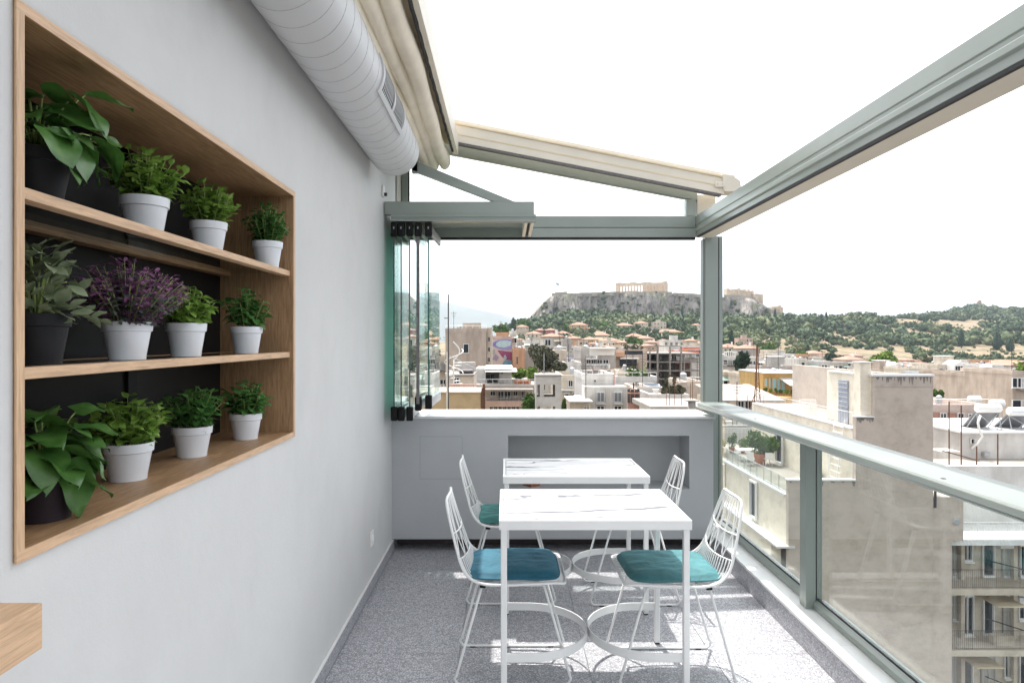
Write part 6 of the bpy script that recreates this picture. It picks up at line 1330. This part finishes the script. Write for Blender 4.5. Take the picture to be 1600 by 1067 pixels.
def heater(label, x0, x1, yt, Y, blue=False, panel_w=None):
    b_ = PX((x0+x1)/2, 675, Y); t = near('water_heater', label, 'water heater', b_, 'solar water heaters'); l0 = wloc(t); L = (x1-x0)/F*Y; r = .27*Y/42; z = ZZ(yt,Y)-r-b_.z
    tk = MB(); S = 16; vs = []
    for x, rr in ((-L/2,r*.75),(-L/2+.08,r),(L/2-.08,r),(L/2,r*.75)):
        for k in range(S): a = 2*math.pi*k/S; vs.append((x, rr*math.cos(a), z+rr*math.sin(a)))
    tk.add(vs, [(i*S+k, i*S+(k+1) % S, (i+1)*S+(k+1) % S, (i+1)*S+k) for i in range(3) for k in range(S)]+[tuple(range(S))[::-1], tuple(range(3*S,4*S))]); o = inst('tank', tk.mesh('tank', 'white_paint', True), t)
    o.modifiers.new('split', 'EDGE_SPLIT').split_angle = R(40)
    if blue: inst('blue_band', MB().tube([(-L/2+.1,0,z-.01),(L/2-.1,0,z-.01)], r*1.01, 16).mesh('blue_band', plain('blue_label', (.1,.3,.6), .5)), o, scale=(1,1,.4), loc=(0,0,(z-.01)*.6))
    pw = (panel_w or L)/2; zp_ = z-r
    inst('collector', MB().add([(-pw,.1,zp_),(pw,.1,zp_),(pw,1.4,0.05),(-pw,1.4,0.05),(-pw,.17,zp_+.05),(pw,.17,zp_+.05),(pw,1.47,.1),(-pw,1.47,.1)], [(3,2,1,0),(4,5,6,7),(0,1,5,4),(1,2,6,5),(2,3,7,6),(3,0,4,7)]).mesh('collector', 'solar_back'), t)
    f_ = MB()
    for x in (-pw*.9, pw*.9): f_.tube([(x,-.25,-.05),(x,.05,z-r)], .03, 5); f_.tube([(x,1.2,-.05),(x,.05,z-r)], .03, 5)
    f_.tube([(-pw*.9,-.25,0),(pw*.9,.02,z-r)], .02, 4); f_.tube([(pw*.9,-.25,0),(-pw*.9,.02,z-r)], .02, 4); inst('stand', f_.mesh('stand', 'steel_grey'), t); return t
heater('nearest solar water heater with white tank and tilted panel', 1525, 1563, 631, 43); heater('solar water heater with a blue band at the right edge', 1575, 1620, 636, 43, True)
heater('small white tank behind the nearest water heater, left one', 1514, 1531, 618, 66, panel_w=.9); heater('small white tank behind the nearest water heater, right one', 1547, 1568, 624, 60, panel_w=1.0)
heater('white tank on the roof of the large tan block', 1534, 1547, 569, 112); heater('white tank standing in front of the lime tree', 1386, 1398, 565, 168)
gl = near('conservatory', 'white gabled glass conservatory on the long cream block', 'conservatory', PX(1502, 580, 172)); l0 = wloc(gl); Y = 172
gm = MB().prism([(XX(1491,Y),ZZ(581,Y)),(XX(1513,Y),ZZ(581,Y)),(XX(1513,Y),ZZ(570,Y)),(XX(1502,Y),ZZ(563.5,Y)),(XX(1491,Y),ZZ(570,Y))], 'y', Y, Y+5).build('shell', 'white_paint', gl)
for i in range(5): B(gl, 'pane', 'pane', (XX(1493+3.9*i,Y), XX(1496+3.9*i,Y), Y-.06, Y-.01, ZZ(579,Y), ZZ(572,Y)))
gg = near('glazed_gallery', 'pale green glazed gallery under a white roof edge', 'gallery', PX(1499, 595, 128)); Y = 128; B(gg, 'roof_edge', 'white_paint', (XX(1483,Y), XX(1516,Y), Y-1, Y+1.5, ZZ(585.5,Y), ZZ(583.5,Y)))
for i in range(8): B(gg, 'pane', plain('green_pane', (.42,.52,.47), .2), (XX(1484+4*i,Y), XX(1487.6+4*i,Y), Y-.7, Y-.6, ZZ(593,Y), ZZ(586,Y)))
pw_ = near('arched_frame', 'white arched frame on the roof of the white house right of the post', 'pergola', PX(1141, 556, 168)); Y = 168
for i in range(6): MB().tube([PX(1132+3.3*i,557,Y+.3*i), PX(1132+3.3*i,549+.5*abs(i-2.5),Y+.3*i), PX(1135.3+3.3*i,549+.5*abs(i-1.5),Y+.3*i)], .12, 5).build('arch', 'white_paint', pw_)
# --- trees one can tell apart
def tree(label, px_, yt, yb, Y, w, mat, n, seed, leaf, lobes=9, trunk=.25):
    h = (yb-yt)/F*Y; return shrub(label, px_, yb, Y, w/F*Y, h, mat, n, seed, 'garden_tree', 'tree', 'town trees', False, leaf, h*trunk, lobes)
tree('large olive grey tree behind the concrete tower', 850, 536, 596, 84, 44, 'tree_olive', 3800, 1, .2, 14, .2); tree('lower olive tree right of the large olive tree', 873, 563, 596, 82, 26, 'tree_olive', 1500, 2, .2, 8)
tree('lime green tree beside the white penthouse terrace', 813, 574, 600, 78, 26, 'tree_lime', 1500, 3, .17); tree('yellow green bush left of the concrete tower', 830, 574, 604, 76, 18, 'tree_lime', 1200, 4, .17); tree('bright green tree low left of the concrete tower', 826, 614, 655, 57, 28, 'tree_green', 2400, 5, .14); tree('small green tree low right of the concrete tower', 882, 622, 652, 62, 12, 'tree_green', 900, 6, .13)
tree('dark conifer in front of the pale houses, left of the mast', 1159, 549, 590, 122, 20, 'tree_dark', 2200, 7, .3, 9, .05); tree('lime green tree behind the chimney of the stepped building', 1379, 549, 582, 175, 36, 'tree_lime', 1800, 8, .42); tree('olive green round tree above the cream blocks', 1459, 559, 580, 215, 30, 'tree_olive', 1200, 9, .5)
tree('climbing green creeper beside the big stained wall', 1465, 608, 632, 66, 14, 'tree_green', 900, 10, .15, 6, .02); tree('round tree left of the pink villa roofs, under the cream house', 966, 510, 530, 560, 20, 'tree_green', 700, 11, 1.1); tree('round tree right one under the cream house', 980, 512, 530, 555, 18, 'tree_green', 700, 12, 1.1)
tree('bright round tree above the tan loggia block', 990, 526, 547, 380, 22, 'tree_green', 800, 13, .85); tree('wide tree right of the ochre mansion', 940, 503, 522, 620, 22, 'tree_green', 700, 14, 1.2); tree('tree right of the tall cream house', 1006, 511, 528, 590, 14, 'tree_green', 600, 15, 1.1)
tree('wide green tree below the white tower house, left one', 1056, 520, 536, 540, 30, 'tree_green', 900, 16, 1.1); tree('wide green tree below the white tower house, right one', 1084, 517, 535, 560, 30, 'tree_green', 900, 17, 1.1); tree('green tree at the far left foot of the rock', 822, 498, 520, 640, 26, 'tree_green', 900, 18, 1.2); tree('rounded tree above the mural house', 783, 507, 530, 330, 26, 'tree_green', 900, 19, .7)
tree('green tree above the pink church like house', 1255, 548, 572, 330, 26, 'tree_green', 900, 20, .7); tree('green tree right of the pink church like house', 1305, 553, 580, 300, 34, 'tree_dark', 1100, 21, .7); tree('green tree behind the tall cream block', 1197, 536, 560, 330, 30, 'tree_green', 1000, 22, .7); tree('green tree seen through the folded panels', 665, 520, 556, 230, 40, 'tree_green', 1400, 23, .5); tree('tree between the crimson houses and the ochre mansion', 882, 508, 524, 590, 18, 'tree_green', 700, 24, 1.1)
# ---- the wood on the slopes: one mass
def ico():
    bm = bmesh.new(); bmesh.ops.create_icosphere(bm, subdivisions=1, radius=1); V = np.array([v.co for v in bm.verts]); Fc = np.array([[v.index for v in f.verts] for f in bm.faces]); bm.free(); return V, Fc
IV, IF = ico()
rng = np.random.default_rng(5); Vs = []; Fs = []; Ms = []; cnt = 0
def blob(x, y, z, r, h, mi, lump=.35):
    global cnt
    nz = 1+lump*(rng.random((len(IV), 1))-.5)*1.6
    V = IV*nz*np.array([r, r, h])+np.array([x, y, z+h*.8]); Vs.append(V); Fs.append(IF+cnt); cnt += len(V); Ms.append(np.full(len(IF), mi))
    k = 26; th = rng.random(k)*6.283; ph = np.arccos(rng.uniform(-.3, 1, k)); d = np.stack([np.sin(ph)*np.cos(th), np.sin(ph)*np.sin(th), np.cos(ph)], 1)
    c_ = d*np.array([r, r, h])*rng.uniform(.85, 1.15, (k, 1))+np.array([x, y, z+h*.8]); a = rng.normal(size=(k, 3)); a /= np.linalg.norm(a, axis=1)[:, None]; b = np.cross(a, rng.normal(size=(k, 3))); b /= np.linalg.norm(b, axis=1)[:, None]; s = r*.33
    q = np.concatenate([c_-a*s, c_+a*s*.6+b*s, c_+a*s*.6-b*s], 0); Vs.append(q); idx = np.arange(k); Fs.append(np.stack([idx, idx+k, idx+2*k], 1)+cnt); cnt += 3*k; Ms.append(np.full(k, mi))
tries = 0; nt_ = 0
while nt_ < 4600 and tries < 40000:
    tries += 1
    bpx = rng.uniform(790, 1660); d = math.sqrt(rng.uniform(380**2, 1560**2)) if bpx > 1215 else math.sqrt(rng.uniform(330**2, 905**2))
    x = XX(bpx, d); z = ground(x, d)
    if bpx <= 1225:
        dd, _ = ptop(min(max(bpx, 827), 1224))
        if d > dd-(30 if bpx > 960 else 8): continue
        if d < 640 and rng.random() < .5: continue
        if bpx < 832 and d > 800: continue
    else:
        clear = mnoise.noise(Vector((x*.011, d*.006, 11)))
        if bpx > 1290 and clear > .05 and d < 1150:
            if rng.random() < .45 and d < 1000: r_ = rng.uniform(.7, 1.9); blob(x, d, z, r_, r_*.7, 2 if rng.random() < .6 else 1)
            continue
        if 1360 < bpx < 1480 and 920 < d < 1140 and rng.random() < .95: continue   # bare rock crest
        if 1305 < bpx < 1425 and 450 < d < 590: continue
        if d > 1250 and rng.random() < .25: continue
    if d < 660 and any(abs(x-hx) < hw and hy-38 < d < hy+hd+3 for hx, hy, hw, hd in HOUSES): continue
    r = (rng.uniform(1.6, 3.6) if rng.random() < .35 else rng.uniform(3, 6.6)) if d > 640 else rng.uniform(1.6, 3.2); tone = mnoise.noise(Vector((x*.012, d*.012, 2)))+rng.normal()*.25
    mi = 0 if tone < .05 else 1 if tone < .42 else 2
    blob(x, d, z, r, r*rng.uniform(.75, 1.15), mi); 
    if rng.random() < .6: blob(x+rng.uniform(-1,1)*r, d+rng.uniform(-1,1)*r, z+rng.uniform(-.5,1.5), r*.7, r*.65, mi)
    nt_ += 1
for i in range(150):        # bushes on the ledges of the cliff
    bpx = rng.uniform(835, 1215); q = np.interp(bpx, [f_[0] for f_ in front], np.linspace(0,1,len(front))); _, dd, yf, yt = frow(q); l = rng.beta(1, 2.2)
    blob(XX(bpx, dd), dd-((1-l)**1.6*9+2*(1-l))+rng.uniform(-3, 1), ZZ(yf, dd)-7+(ZZ(yt, dd)-ZZ(yf, dd)+7)*l, rng.uniform(1.2, 3.2), rng.uniform(1, 2.6), int(rng.integers(0, 3)))
me = fastmesh('wood', np.concatenate(Vs), np.concatenate(Fs), ['wood_dark', 'wood_mid', 'wood_pale'], np.concatenate(Ms)); o = inst('wood', me, None)
tag(o, 'dense green wood covering the slopes below the rock and the right hills', 'wood', kind='stuff')
# ---------------------------------------------------------------- the hazy air
o = MB().box(-11500, 11500, -11500, 11500, -24.5, 760).build('haze', 'pane'); tag(o, 'pale summer haze in the air over the town and hills', 'haze', kind='stuff')
m = bpy.data.materials.new('haze'); m.use_nodes = True; t = m.node_tree; t.nodes.remove(t.nodes['Principled BSDF'])
pv = N(t, 'ShaderNodeVolumePrincipled'); pv.inputs['Color'].default_value = (.72,.85,1,1); pv.inputs['Density'].default_value = 8.5e-5; pv.inputs['Anisotropy'].default_value = .2
t.links.new(pv.outputs[0], t.nodes['Material Output'].inputs['Volume']); o.data.materials.clear(); o.data.materials.append(m)
